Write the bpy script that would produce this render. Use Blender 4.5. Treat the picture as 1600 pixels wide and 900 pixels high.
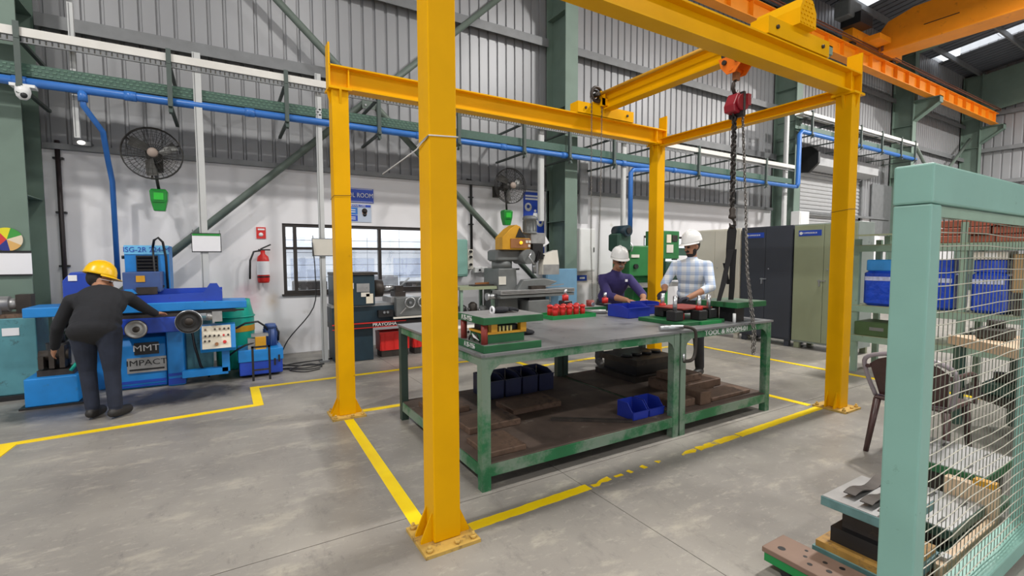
import bpy, bmesh, math, random
import numpy as np
from mathutils import Vector, Matrix
PI = math.pi
random.seed(7)
for o in list(bpy.data.objects):
    bpy.data.objects.remove(o)
S = bpy.context.scene
COL = S.collection

# ------------------------------------------------------------------ camera
def look(yaw, pitch, roll):
    f = Vector((math.sin(yaw)*math.cos(pitch), math.cos(yaw)*math.cos(pitch), -math.sin(pitch)))
    r = Vector((math.cos(yaw), -math.sin(yaw), 0)); u = r.cross(f)
    r2 = r*math.cos(roll)+u*math.sin(roll); u2 = -r*math.sin(roll)+u*math.cos(roll)
    return Matrix((r2, u2, -f)).transposed()
cam = bpy.data.cameras.new('camera'); cam_ob = bpy.data.objects.new('camera', cam); COL.objects.link(cam_ob)
M4 = look(math.radians(31.13), math.radians(3.55), math.radians(-.19)).to_4x4(); M4.translation = (0, 0, 1.47)
cam_ob.matrix_world = M4
cam.sensor_fit = 'HORIZONTAL'; cam.sensor_width = 36; cam.lens = 744.0/1600*36
cam.clip_start = .05; cam.clip_end = 300
S.camera = cam_ob

# ------------------------------------------------------------------ sky, exposure, hall lamps
w = bpy.data.worlds.new('sky'); S.world = w; w.use_nodes = True
w.node_tree.nodes['Background'].inputs[0].default_value = (.96, .98, 1.0, 1)
w.node_tree.nodes['Background'].inputs[1].default_value = 5.0
S.view_settings.view_transform = 'Standard'; S.view_settings.look = 'None'
S.view_settings.gamma = 1; S.view_settings.exposure = -1.5; S.view_settings.use_curve_mapping = False
LAMP_POS = [(-4.6, 2.3, 8.0), (1.5, 2.3, 8.0), (7.6, 2.3, 8.0), (13.7, 2.3, 8.0), (19.8, 2.3, 8.0), (-4.6, -4, 8.0), (1.5, -4, 8.0), (7.6, -4, 8.0), (25.5, 2.3, 8.0)]  # last lamp is added to brighten the far end wall
LAMP_W = [1300, 450, 1400, 1500, 2100, 600, 500, 600, 2600]

# ------------------------------------------------------------------ materials
def lin(c):
    return tuple(((v/255)/12.92 if v/255 <= .04045 else ((v/255+.055)/1.055)**2.4) for v in c)+(1,)
MATS = {}
def mat(name, rgb, rough=.5, metal=0., var=.12, scale=6., dirt=None, bump=0., bscale=40., coord='Object', trans=0):
    if name in MATS: return MATS[name]
    m = bpy.data.materials.new(name); m.use_nodes = True; nt = m.node_tree; N = nt.nodes; L = nt.links
    b = N['Principled BSDF']; b.inputs['Roughness'].default_value = rough; b.inputs['Metallic'].default_value = metal
    tc = N.new('ShaderNodeTexCoord')
    nz = N.new('ShaderNodeTexNoise'); nz.inputs['Scale'].default_value = scale; nz.inputs['Detail'].default_value = 6
    L.new(tc.outputs[coord], nz.inputs['Vector'])
    cr = N.new('ShaderNodeValToRGB'); L.new(nz.outputs['Fac'], cr.inputs['Fac'])
    c = lin(rgb); cr.color_ramp.elements[0].position = .3; cr.color_ramp.elements[1].position = .7
    cr.color_ramp.elements[0].color = tuple(v*(1-var) for v in c[:3])+(1,)
    cr.color_ramp.elements[1].color = tuple(min(1, v*(1+var)) for v in c[:3])+(1,)
    out = cr.outputs['Color']
    if dirt:                                   # (rgb, amount 0..1, scale)
        n2 = N.new('ShaderNodeTexNoise'); n2.inputs['Scale'].default_value = dirt[2]; n2.inputs['Detail'].default_value = 8; n2.inputs['Roughness'].default_value = .7
        L.new(tc.outputs[coord], n2.inputs['Vector'])
        r2 = N.new('ShaderNodeValToRGB'); t = .72-.35*dirt[1]
        r2.color_ramp.elements[0].position = t; r2.color_ramp.elements[1].position = min(1, t+.12)
        L.new(n2.outputs['Fac'], r2.inputs['Fac'])
        mx = N.new('ShaderNodeMix'); mx.data_type = 'RGBA'
        L.new(r2.outputs['Color'], mx.inputs['Factor']); L.new(out, mx.inputs['A']); mx.inputs['B'].default_value = lin(dirt[0])
        out = mx.outputs['Result']
    L.new(out, b.inputs['Base Color'])
    if bump:
        n3 = N.new('ShaderNodeTexNoise'); n3.inputs['Scale'].default_value = bscale; n3.inputs['Detail'].default_value = 5
        L.new(tc.outputs[coord], n3.inputs['Vector'])
        bp = N.new('ShaderNodeBump'); bp.inputs['Strength'].default_value = bump; bp.inputs['Distance'].default_value = .01
        L.new(n3.outputs['Fac'], bp.inputs['Height']); L.new(bp.outputs['Normal'], b.inputs['Normal'])
    if trans: b.inputs['Transmission Weight'].default_value = trans
    MATS[name] = m
    return m
def emat(name, rgb, st):
    if name in MATS: return MATS[name]
    m = mat(name, rgb, .4, var=0); b = m.node_tree.nodes['Principled BSDF']
    b.inputs['Emission Color'].default_value = lin(rgb); b.inputs['Emission Strength'].default_value = st
    return m
def glassmat(name, tint=(.95, .98, 1), gloss=.08, see=None):
    m = bpy.data.materials.new(name); m.use_nodes = True; nt = m.node_tree; N = nt.nodes; L = nt.links
    N.remove(N['Principled BSDF']); t = N.new('ShaderNodeBsdfTransparent'); t.inputs[0].default_value = tint+(1,)
    g = N.new('ShaderNodeBsdfGlossy') if see is None else N.new('ShaderNodeBsdfTranslucent')
    if see is None: g.inputs['Roughness'].default_value = .05
    x = N.new('ShaderNodeMixShader'); x.inputs[0].default_value = gloss
    L.new(t.outputs[0], x.inputs[1]); L.new(g.outputs[0], x.inputs[2]); L.new(x.outputs[0], N['Material Output'].inputs[0])
    MATS[name] = m; return m

M = {}
def lowspec(m, v=.25):
    m.node_tree.nodes['Principled BSDF'].inputs['Specular IOR Level'].default_value = v; return m
M['yellow'] = mat('yellow_paint', (230, 170, 0), .42, var=.06, scale=3, dirt=((150, 105, 20), .12, 9))
M['plateyellow'] = mat('worn_yellow_plate', (196, 160, 80), .6, var=.15, scale=14, dirt=((120, 95, 60), .5, 12))
M['orange'] = mat('orange_paint', (246, 150, 20), .45, var=.08, scale=2, dirt=((170, 90, 25), .3, 5))
M['brightorange'] = mat('bright_orange_paint', (240, 120, 25), .4, var=.06)
M['rust'] = mat('rusty_rail', (120, 75, 55), .7, var=.2, scale=20)
M['seagreen'] = mat('sea_green_paint', (130, 174, 163), .42, var=.07, scale=3, dirt=((95, 120, 105), .2, 14))
M['seagreen2'] = mat('dusty_sea_green', (138, 165, 148), .5, var=.08, scale=8, dirt=((120, 125, 110), .3, 20))
M['colgreen'] = mat('column_green', (106, 126, 115), .55, var=.08, scale=3)
M['bracegreen'] = mat('brace_green', (102, 114, 106), .5, var=.1, scale=5)
M['girt'] = mat('girt_grey', (120, 122, 124), .5, var=.1, metal=.2)
M['tablegreen'] = mat('table_green', (34, 108, 66), .5, var=.2, scale=5, dirt=((118, 138, 122), .8, 2.2))
M['diegreen'] = mat('die_green', (26, 92, 52), .5, var=.15, scale=8, dirt=((70, 80, 70), .2, 20))
M['brightgreen'] = mat('bright_green', (20, 130, 65), .5, var=.12, scale=8)
M['steeltop'] = mat('table_steel', (132, 133, 135), .42, metal=.35, var=.14, scale=2.5, dirt=((80, 82, 86), .45, 4), bump=.05)
M['steel'] = mat('bright_steel', (190, 192, 195), .28, metal=.9, var=.1)
M['greysteel'] = mat('ground_steel', (160, 160, 160), .4, metal=.5, var=.15, scale=9, dirt=((90, 90, 90), .3, 15))
M['darksteel'] = mat('dark_steel', (62, 56, 52), .5, metal=.4, var=.3, scale=9, dirt=((95, 80, 66), .35, 7))
M['shelftop'] = mat('dirty_shelf', (92, 78, 70), .75, var=.3, scale=5, dirt=((135, 125, 115), .35, 6))
M['brownsteel'] = mat('brown_steel', (110, 88, 74), .6, metal=.3, var=.3, scale=8, dirt=((70, 58, 50), .5, 9))
M['black'] = mat('black_plastic', (28, 28, 30), .45, var=.15)
M['blackcloth'] = mat('black_cloth', (34, 35, 40), .9, var=.2, bump=.3, bscale=60)
M['red'] = mat('red_paint', (205, 38, 34), .4, var=.12)
M['hoistred'] = mat('hoist_red', (150, 30, 45), .4, var=.12)
M['redpost'] = mat('brownish_red', (135, 50, 42), .5, var=.2)
M['blue'] = mat('machine_blue', (24, 128, 205), .45, var=.1, scale=6, dirt=((60, 90, 110), .25, 9))
M['deepblue'] = mat('deep_blue', (28, 66, 172), .42, var=.1, scale=6, dirt=((40, 55, 100), .25, 9))
M['slateblue'] = mat('slate_blue', (60, 85, 140), .5, var=.12, scale=6, dirt=((80, 85, 95), .4, 9))
M['binblue'] = mat('bin_blue', (32, 52, 158), .4, var=.1)
M['pipeblue'] = mat('pipe_blue', (52, 112, 190), .35, var=.06)
M['filmblue'] = mat('blue_film', (28, 70, 190), .22, var=.25, scale=9, bump=.8, bscale=18)
M['lightblue'] = mat('light_blue', (50, 140, 215), .35, var=.15)
M['teal'] = mat('teal_paint', (82, 140, 150), .5, var=.12, scale=5, dirt=((60, 90, 95), .4, 8))
M['binteal'] = mat('bin_teal', (18, 165, 145), .4, var=.08)
M['darkteal'] = mat('dark_teal', (27, 50, 62), .45, var=.15, scale=7)
M['skyblue'] = mat('cabinet_blue', (110, 152, 182), .5, var=.06)
M['white'] = mat('white_paint', (225, 226, 226), .45, var=.03)
M['offwhite'] = mat('off_white', (214, 210, 200), .5, var=.04)
M['paper'] = mat('paper', (232, 232, 236), .7, var=.02)
M['tray'] = mat('white_tray', (215, 213, 208), .4, var=.05)
M['cabgrey'] = mat('cabinet_grey', (218, 214, 202), .5, var=.05, scale=2)
M['cabdark'] = mat('cabinet_charcoal', (58, 62, 72), .45, var=.08, scale=2)
M['cabolive'] = mat('cabinet_olive', (146, 154, 126), .5, var=.06, scale=2)
M['cabgreyside'] = mat('cabinet_side', (140, 150, 145), .5, var=.1, scale=3, dirt=((105, 112, 112), .3, 4))
M['millgrey'] = mat('mill_grey', (105, 108, 108), .45, var=.12, scale=6)
M['machgreen'] = mat('machine_green', (40, 112, 60), .45, var=.12, scale=6)
M['machgreen2'] = mat('machine_dark_green', (44, 76, 64), .45, var=.12, scale=6)
M['ochre'] = mat('ochre_paint', (205, 150, 30), .5, var=.12)
M['cardboard'] = mat('cardboard', (170, 140, 100), .8, var=.08)
M['brick'] = mat('reddish_brown', (158, 88, 68), .7, var=.25, scale=12)
M['beige'] = mat('beige_board', (205, 178, 148), .6, var=.1, scale=6)
M['chairbrown'] = mat('brown_plastic', (74, 52, 50), .35, var=.2, scale=20)
M['wire'] = mat('galvanised_wire', (196, 194, 180), .45, metal=.3, var=.1)
M['green_plastic'] = mat('green_plastic', (20, 135, 45), .4, var=.15)
M['signblue'] = mat('sign_blue', (32, 70, 175), .4, var=.03)
M['fandark'] = mat('fan_dark', (52, 50, 48), .45, metal=.3, var=.1)
M['conduit'] = mat('black_conduit', (44, 36, 38), .45, var=.1)
M['ductgrey'] = mat('grey_trunking', (188, 190, 190), .45, var=.04)
M['copper'] = mat('brushed_brown', (150, 100, 60), .5, var=.15)
M['winframe'] = mat('window_frame_dark', (46, 40, 38), .5, var=.1)
M['shutter'] = mat('shutter_grey', (175, 176, 178), .45, metal=.2, var=.04)
M['amber'] = emat('amber_lamp', (255, 190, 40), 3.0)
M['lampglow'] = emat('lamp_diffuser', (255, 250, 240), 6.0)
M['glass'] = glassmat('window_glass', (.96, .98, 1), .06)
M['skylight'] = glassmat('skylight_sheet', (.95, .97, 1), .35, see='t')
M['cream'] = mat('cream_panel', (222, 214, 196), .5, var=.03)
M['chain'] = mat('chain_steel', (120, 116, 112), .4, metal=.7, var=.15)
M['darkchain'] = mat('dark_chain', (60, 56, 54), .45, metal=.5, var=.2)
M['sling'] = mat('black_sling', (24, 22, 24), .85, var=.2)

def cladding_mat(name, rgb, dark):
    m = mat(name, rgb, .42, metal=.25, var=.06, scale=.6, dirt=(dark, .3, .9), bump=0)
    return m
M['clad'] = cladding_mat('grey_cladding', (150, 151, 154), (138, 140, 143))
M['roof'] = mat('roof_sheet', (104, 108, 116), .5, metal=.3, var=.08, scale=.5)

# white plaster with scuffs near the floor, coloured spray marks under the window
def plaster():
    m = mat('white_plaster', (226, 225, 228), .8, var=.03, scale=1.3, dirt=((196, 192, 188), .25, 2.2), bump=.06, bscale=30)
    nt = m.node_tree; N = nt.nodes; L = nt.links; b = N['Principled BSDF']; src = b.inputs['Base Color'].links[0].from_socket
    tc = N.new('ShaderNodeTexCoord'); prev = src
    for (p, rad, rgb, k) in (((.27, 8.1, .86), (.22, .3, .30), (205, 130, 160), .55), ((.62, 8.1, .84), (.12, .3, .2), (205, 180, 150), .5),
                             ((.5, 8.1, .2), (.9, .3, .22), (150, 140, 132), .5), ((6.75, 8.1, 1.05), (.55, .3, .3), (190, 176, 160), .6), ((.42, 8.1, 1.05), (.2, .3, .5), (205, 185, 185), .45)):
        mp = N.new('ShaderNodeMapping'); mp.vector_type = 'POINT'
        mp.inputs['Location'].default_value = tuple(-p[i]/rad[i] for i in range(3)); mp.inputs['Scale'].default_value = tuple(1/r for r in rad)
        L.new(tc.outputs['Object'], mp.inputs['Vector'])
        g = N.new('ShaderNodeTexGradient'); g.gradient_type = 'SPHERICAL'; L.new(mp.outputs[0], g.inputs[0])
        nz = N.new('ShaderNodeTexNoise'); nz.inputs['Scale'].default_value = 9; nz.inputs['Detail'].default_value = 6; L.new(tc.outputs['Object'], nz.inputs['Vector'])
        mu = N.new('ShaderNodeMath'); mu.operation = 'MULTIPLY'; L.new(g.outputs['Fac'], mu.inputs[0]); L.new(nz.outputs['Fac'], mu.inputs[1])
        m2 = N.new('ShaderNodeMath'); m2.operation = 'MULTIPLY'; m2.inputs[1].default_value = 2.2*k; m2.use_clamp = True; L.new(mu.outputs[0], m2.inputs[0])
        mx = N.new('ShaderNodeMix'); mx.data_type = 'RGBA'; L.new(m2.outputs[0], mx.inputs['Factor']); L.new(prev, mx.inputs['A']); mx.inputs['B'].default_value = lin(rgb)
        prev = mx.outputs['Result']
    L.new(prev, b.inputs['Base Color'])
    return m
M['plaster'] = plaster(); lowspec(M['yellow'], .12)

def concrete():
    m = bpy.data.materials.new('polished_concrete'); m.use_nodes = True; nt = m.node_tree; N = nt.nodes; L = nt.links
    b = N['Principled BSDF']; tc = N.new('ShaderNodeTexCoord')
    geo = N.new('ShaderNodeNewGeometry')
    def noise(scale, det, rough, stretch=None, rot=0):
        n = N.new('ShaderNodeTexNoise'); n.inputs['Scale'].default_value = scale; n.inputs['Detail'].default_value = det; n.inputs['Roughness'].default_value = rough
        mp = N.new('ShaderNodeMapping'); mp.inputs['Scale'].default_value = stretch or (1, 1, 1); mp.inputs['Rotation'].default_value = (0, 0, rot)
        L.new(geo.outputs['Position'], mp.inputs['Vector']); L.new(mp.outputs[0], n.inputs['Vector'])
        return n.outputs['Fac']
    def ramp(s, a, bb, ca, cb):
        r = N.new('ShaderNodeValToRGB'); r.color_ramp.elements[0].position = a; r.color_ramp.elements[1].position = bb
        r.color_ramp.elements[0].color = ca; r.color_ramp.elements[1].color = cb; L.new(s, r.inputs['Fac']); return r.outputs['Color']
    def mixc(f, a, bcol, mode='MIX'):
        x = N.new('ShaderNodeMix'); x.data_type = 'RGBA'; x.blend_type = mode
        if isinstance(f, float): x.inputs['Factor'].default_value = f
        else: L.new(f, x.inputs['Factor'])
        L.new(a, x.inputs['A'])
        if isinstance(bcol, tuple): x.inputs['B'].default_value = bcol
        else: L.new(bcol, x.inputs['B'])
        return x.outputs['Result']
    W1, K1 = (1, 1, 1, 1), (0, 0, 0, 1)
    base = ramp(noise(.55, 8, .6), .32, .68, lin((122, 118, 114)), lin((160, 155, 147)))
    base = mixc(ramp(noise(1.9, 10, .72, (1, 2.1, 1), .5), .54, .72, K1, (.8, .8, .8, 1)), base, lin((188, 181, 166)))
    base = mixc(ramp(noise(3.2, 10, .75, (1.6, .7, 1), -.3), .56, .75, K1, (.75, .75, .75, 1)), base, lin((106, 103, 101)))
    base = mixc(ramp(noise(26, 6, .7), .62, .74, K1, (.5, .5, .5, 1)), base, lin((196, 190, 178)))
    base = mixc(ramp(noise(7.5, 9, .78, (1, 2.6, 1), .9), .55, .68, K1, (.6, .6, .6, 1)), base, lin((182, 176, 165)))
    base = mixc(ramp(noise(6, 9, .8, (2.4, 1, 1), .4), .57, .68, K1, (.6, .6, .6, 1)), base, lin((104, 100, 98)))
    base = mixc(ramp(noise(60, 4, .6), .66, .74, K1, (.45, .45, .45, 1)), base, lin((95, 92, 90)))
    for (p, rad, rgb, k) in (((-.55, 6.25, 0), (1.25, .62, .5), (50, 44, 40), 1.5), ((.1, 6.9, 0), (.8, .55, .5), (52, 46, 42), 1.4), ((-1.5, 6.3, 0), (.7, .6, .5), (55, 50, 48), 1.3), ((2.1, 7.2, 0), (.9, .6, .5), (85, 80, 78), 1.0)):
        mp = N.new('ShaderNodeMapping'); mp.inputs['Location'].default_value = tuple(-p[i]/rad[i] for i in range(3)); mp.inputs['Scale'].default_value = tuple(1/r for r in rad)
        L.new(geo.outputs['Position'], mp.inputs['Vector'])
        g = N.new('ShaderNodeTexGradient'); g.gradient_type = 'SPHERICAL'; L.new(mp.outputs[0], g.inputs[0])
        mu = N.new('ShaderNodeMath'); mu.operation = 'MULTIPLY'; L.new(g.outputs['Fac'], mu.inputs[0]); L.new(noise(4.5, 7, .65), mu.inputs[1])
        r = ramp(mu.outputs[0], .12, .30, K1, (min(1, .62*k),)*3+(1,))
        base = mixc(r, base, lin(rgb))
    L.new(base, b.inputs['Base Color'])
    rr = ramp(noise(1.2, 8, .6), .3, .7, (.30,)*3+(1,), (.52,)*3+(1,)); L.new(rr, b.inputs['Roughness'])
    bp = N.new('ShaderNodeBump'); bp.inputs['Strength'].default_value = .12; bp.inputs['Distance'].default_value = .004
    L.new(noise(14, 8, .7), bp.inputs['Height']); L.new(bp.outputs[0], b.inputs['Normal'])
    return m
M['concrete'] = concrete()
M['floorpaint'] = mat('yellow_floor_paint', (255, 216, 0), .5, var=.06, scale=6, dirt=((190, 165, 60), .25, 10), bump=.1)
M['wornpaint'] = mat('worn_yellow_floor_paint', (250, 210, 4), .5, var=.08, scale=9, dirt=((165, 155, 130), .55, 9), bump=.1)
M['joint'] = mat('joint_filler', (128, 120, 110), .9, var=.1)

def plaid():
    m = bpy.data.materials.new('plaid_shirt'); m.use_nodes = True; nt = m.node_tree; N = nt.nodes; L = nt.links
    b = N['Principled BSDF']; b.inputs['Roughness'].default_value = .9; tc = N.new('ShaderNodeTexCoord')
    prev = None
    sep = N.new('ShaderNodeSeparateXYZ'); L.new(tc.outputs['Object'], sep.inputs[0])
    add = N.new('ShaderNodeMath'); add.operation = 'SUBTRACT'; L.new(sep.outputs['X'], add.inputs[0]); L.new(sep.outputs['Y'], add.inputs[1])
    def stripes(sock, freq, th):
        mu = N.new('ShaderNodeMath'); mu.operation = 'MULTIPLY'; mu.inputs[1].default_value = freq; L.new(sock, mu.inputs[0])
        fr = N.new('ShaderNodeMath'); fr.operation = 'FRACT'; L.new(mu.outputs[0], fr.inputs[0])
        lt = N.new('ShaderNodeMath'); lt.operation = 'LESS_THAN'; lt.inputs[1].default_value = th; L.new(fr.outputs[0], lt.inputs[0])
        return lt.outputs[0]
    a = stripes(add.outputs[0], 7.5, .45); c = stripes(sep.outputs['Z'], 9.5, .42); d = stripes(sep.outputs['Z'], 19, .12)
    x1 = N.new('ShaderNodeMix'); x1.data_type = 'RGBA'; x1.inputs['A'].default_value = lin((226, 228, 230)); x1.inputs['B'].default_value = lin((198, 212, 232)); 
    L.new(a, x1.inputs['Factor'])
    x2 = N.new('ShaderNodeMix'); x2.data_type = 'RGBA'; x2.blend_type = 'MULTIPLY'; x2.inputs['B'].default_value = lin((216, 224, 238)); L.new(c, x2.inputs['Factor']); L.new(x1.outputs['Result'], x2.inputs['A'])
    x3 = N.new('ShaderNodeMix'); x3.data_type = 'RGBA'; x3.blend_type = 'MULTIPLY'; x3.inputs['B'].default_value = lin((222, 226, 238)); L.new(d, x3.inputs['Factor']); L.new(x2.outputs['Result'], x3.inputs['A'])
    L.new(x3.outputs['Result'], b.inputs['Base Color'])
    return m
M['plaid'] = plaid()
M['chairrim'] = mat('chair_rim', (150, 140, 145), .3, var=.1); M['filmshine'] = mat('painted_film_shine', (190, 200, 235), .2, var=.2, scale=30)
M['wornteal'] = mat('worn_teal', (95, 130, 130), .6, var=.25, scale=14, dirt=((70, 140, 175), .4, 6)); M['browndrill'] = mat('brown_machined', (130, 106, 92), .5, metal=.2, var=.08, scale=6)
M['dirtyochre'] = mat('dirty_ochre', (165, 125, 60), .6, var=.25, scale=9, dirt=((95, 75, 55), .5, 9)); M['vwire'] = mat('grey_green_wire', (118, 124, 112), .5, metal=.3, var=.1); M['springyellow'] = mat('pale_yellow', (235, 225, 150), .5, var=.05); M['greenface'] = mat('green_grey_face', (105, 125, 108), .45, metal=.2, var=.1); M['nightblue'] = mat('night_blue', (26, 32, 66), .5, var=.15)
M['skin'] = mat('skin_brown', (172, 124, 96), .6, var=.05)
M['skinlight'] = mat('skin_forearm', (176, 134, 108), .6, var=.05)
M['hair'] = mat('dark_hair', (32, 26, 24), .7, var=.2)
M['greyhair'] = mat('grey_moustache', (150, 145, 140), .8, var=.1)
M['navyshirt'] = mat('navy_purple_shirt', (54, 46, 100), .85, var=.12, scale=7, bump=.5, bscale=14)
M['blackjacket'] = mat('black_jacket', (32, 33, 38), .85, var=.15, scale=7, bump=.5, bscale=12)
M['jeans'] = mat('dark_jeans', (34, 40, 56), .9, var=.25, scale=9, bump=.4, bscale=14)
M['darkpants'] = mat('dark_trousers', (44, 44, 50), .9, var=.15, scale=9, bump=.4, bscale=14)
M['shoe'] = mat('black_shoe', (38, 36, 35), .55, var=.2)
M['glove'] = mat('dark_glove', (34, 34, 48), .85, var=.2)
M['helmetwhite'] = mat('white_helmet', (238, 238, 236), .3, var=.02)
M['helmetyellow'] = mat('yellow_helmet', (240, 190, 10), .3, var=.03)
M['eye'] = mat('eye_dark', (30, 24, 22), .3, var=.1)
M['lip'] = mat('lip', (130, 78, 68), .6, var=.1)

# ------------------------------------------------------------------ mesh helpers
class MB:
    def __init__(s): s.v = []; s.f = []; s.sm = []
    def add(s, vs, fs, smooth=False):
        n = len(s.v); s.v += [tuple(p) for p in vs]
        for f in fs: s.f.append(tuple(i+n for i in f)); s.sm.append(smooth)
        return s
    def box(s, x0, x1, y0, y1, z0, z1, mtx=None):
        x0, x1 = min(x0, x1), max(x0, x1); y0, y1 = min(y0, y1), max(y0, y1); z0, z1 = min(z0, z1), max(z0, z1)
        vs = [(x, y, z) for z in (z0, z1) for y in (y0, y1) for x in (x0, x1)]
        if mtx: vs = [mtx @ Vector(v) for v in vs]
        return s.add(vs, [(0, 2, 3, 1), (4, 5, 7, 6), (0, 1, 5, 4), (2, 6, 7, 3), (0, 4, 6, 2), (1, 3, 7, 5)])
    def cbox(s, x0, x1, y0, y1, z0, z1, c=.01):      # box with chamfered edges (stacked outline)
        def ring(z, k):
            a, b, d, e = x0+k, x1-k, y0+k, y1-k
            return [(a+c, d, z), (b-c, d, z), (b, d+c, z), (b, e-c, z), (b-c, e, z), (a+c, e, z), (a, e-c, z), (a, d+c, z)]
        rs = [ring(z0, c), ring(z0+c, 0), ring(z1-c, 0), ring(z1, c)]
        vs = sum(rs, []); fs = [tuple(range(7, -1, -1)), tuple(range(24, 32))]
        for r in range(3):
            for i in range(8):
                j = (i+1) % 8; fs.append((r*8+i, r*8+j, r*8+8+j, r*8+8+i))
        return s.add(vs, fs)
    def prism(s, poly, axis, a, b):
        n = len(poly)
        def p(u, w, t): return {'x': (t, u, w), 'y': (u, t, w), 'z': (u, w, t)}[axis]
        vs = [p(u, w, a) for u, w in poly]+[p(u, w, b) for u, w in poly]
        fs = [tuple(range(n))[::-1], tuple(range(n, 2*n))]+[(i, (i+1) % n, n+(i+1) % n, n+i) for i in range(n)]
        return s.add(vs, fs)
    def frame(s, p, q):
        d = (Vector(q)-Vector(p)); d.normalize()
        a = Vector((0, 0, 1)) if abs(d.z) < .9 else Vector((1, 0, 0))
        u = d.cross(a).normalized(); return u, d.cross(u).normalized()
    def cyl(s, p, q, r, n=14, r2=None, cap=True):
        r2 = r if r2 is None else r2; p, q = Vector(p), Vector(q); u, w2 = s.frame(p, q)
        c = [(math.cos(2*PI*i/n), math.sin(2*PI*i/n)) for i in range(n)]
        vs = [p+(u*a+w2*b)*r for a, b in c]+[q+(u*a+w2*b)*r2 for a, b in c]
        s.add(vs, [(i, (i+1) % n, n+(i+1) % n, n+i) for i in range(n)], True)
        if cap: s.add([p+(u*a+w2*b)*r for a, b in c], [tuple(range(n))[::-1]]); s.add([q+(u*a+w2*b)*r2 for a, b in c], [tuple(range(n))])
        return s
    def tube(s, pts, r, n=8, closed=False):
        pts = [Vector(p) for p in pts]; k = len(pts); vs = []
        t0 = None
        for i, p in enumerate(pts):
            a = pts[(i-1) % k] if (closed or i > 0) else p; b = pts[(i+1) % k] if (closed or i < k-1) else p
            d = (b-a).normalized()
            if t0 is None:
                h = Vector((0, 0, 1)) if abs(d.z) < .9 else Vector((1, 0, 0)); u = d.cross(h).normalized()
            else:
                u = t0-d*t0.dot(d)
                u = u.normalized() if u.length > 1e-6 else d.orthogonal().normalized()
            t0 = u; w2 = d.cross(u)
            rr = r[i] if isinstance(r, (list, tuple)) else r
            vs += [p+(u*math.cos(2*PI*j/n)+w2*math.sin(2*PI*j/n))*rr for j in range(n)]
        m = k if closed else k-1
        fs = [(i*n+j, i*n+(j+1) % n, ((i+1) % k)*n+(j+1) % n, ((i+1) % k)*n+j) for i in range(m) for j in range(n)]
        s.add(vs, fs, True)
        if not closed: s.add(vs[:n], [tuple(range(n))[::-1]]); s.add(vs[-n:], [tuple(range(n))])
        return s
    def bar(s, p, q, wd, ht=None):                 # square bar between points
        ht = ht or wd; p, q = Vector(p), Vector(q); u, w2 = s.frame(p, q)
        vs = [c+u*a*wd/2+w2*b*ht/2 for c in (p, q) for a, b in ((-1, -1), (1, -1), (1, 1), (-1, 1))]
        return s.add(vs, [(3, 2, 1, 0), (4, 5, 6, 7)]+[(i, (i+1) % 4, 4+(i+1) % 4, 4+i) for i in range(4)])
    def lathe(s, prof, c, axis='z', n=24, mtx=None):   # prof [(r,h)]
        c = Vector(c); vs = []
        for r, h in prof:
            for i in range(n):
                a, b = r*math.cos(2*PI*i/n), r*math.sin(2*PI*i/n)
                v = {'z': (a, b, h), 'y': (a, h, b), 'x': (h, a, b)}[axis]
                vs.append(c+(mtx @ Vector(v) if mtx else Vector(v)))
        fs = [(i*n+j, i*n+(j+1) % n, (i+1)*n+(j+1) % n, (i+1)*n+j) for i in range(len(prof)-1) for j in range(n)]
        return s.add(vs, fs, True)
    def ball(s, c, r, n=12, m=8, mtx=None):
        r = r if isinstance(r, (tuple, list)) else (r, r, r); c = Vector(c); vs = []
        for i in range(m+1):
            t = PI*i/m
            for j in range(n):
                a = 2*PI*j/n; v = Vector((r[0]*math.sin(t)*math.cos(a), r[1]*math.sin(t)*math.sin(a), r[2]*math.cos(t)))
                vs.append(c+(mtx @ v if mtx else v))
        fs = [(i*n+j, (i+1)*n+j, (i+1)*n+(j+1) % n, i*n+(j+1) % n) for i in range(m) for j in range(n)]
        return s.add(vs, fs, True)
    def torus(s, c, R, r, axis='z', n=24, k=6, arc=1.0):
        pts = []
        for i in range(n+(0 if arc == 1 else 1)):
            a = 2*PI*arc*i/n; u, w2 = R*math.cos(a), R*math.sin(a)
            d = {'z': (u, w2, 0), 'y': (u, 0, w2), 'x': (0, u, w2)}[axis]; pts.append(Vector(c)+Vector(d))
        return s.tube(pts, r, k, closed=(arc == 1))
    def ibeam(s, axis, a, b, cu, cw, hgt, wid, tw, tf, flip=False):   # height along second cross axis
        h, bb, t = hgt/2, wid/2, tw/2
        P = [(-bb, -h), (bb, -h), (bb, -h+tf), (t, -h+tf), (t, h-tf), (bb, h-tf), (bb, h), (-bb, h), (-bb, h-tf), (-t, h-tf), (-t, -h+tf), (-bb, -h+tf)]
        if flip: P = [(y, x) for x, y in P][::-1]
        return s.prism([(cu+x, cw+y) for x, y in P], axis, a, b)
    def mesh(s, name, m, off):
        me = bpy.data.meshes.new(name); me.from_pydata([Vector(v)-off for v in s.v], [], s.f); me.materials.append(m)
        me.polygons.foreach_set('use_smooth', s.sm); me.update()
        bm = bmesh.new(); bm.from_mesh(me); bmesh.ops.remove_doubles(bm, verts=bm.verts, dist=1e-6); bmesh.ops.recalc_face_normals(bm, faces=bm.faces); bm.to_mesh(me); bm.free()
        for e in (): pass
        return me
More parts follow.
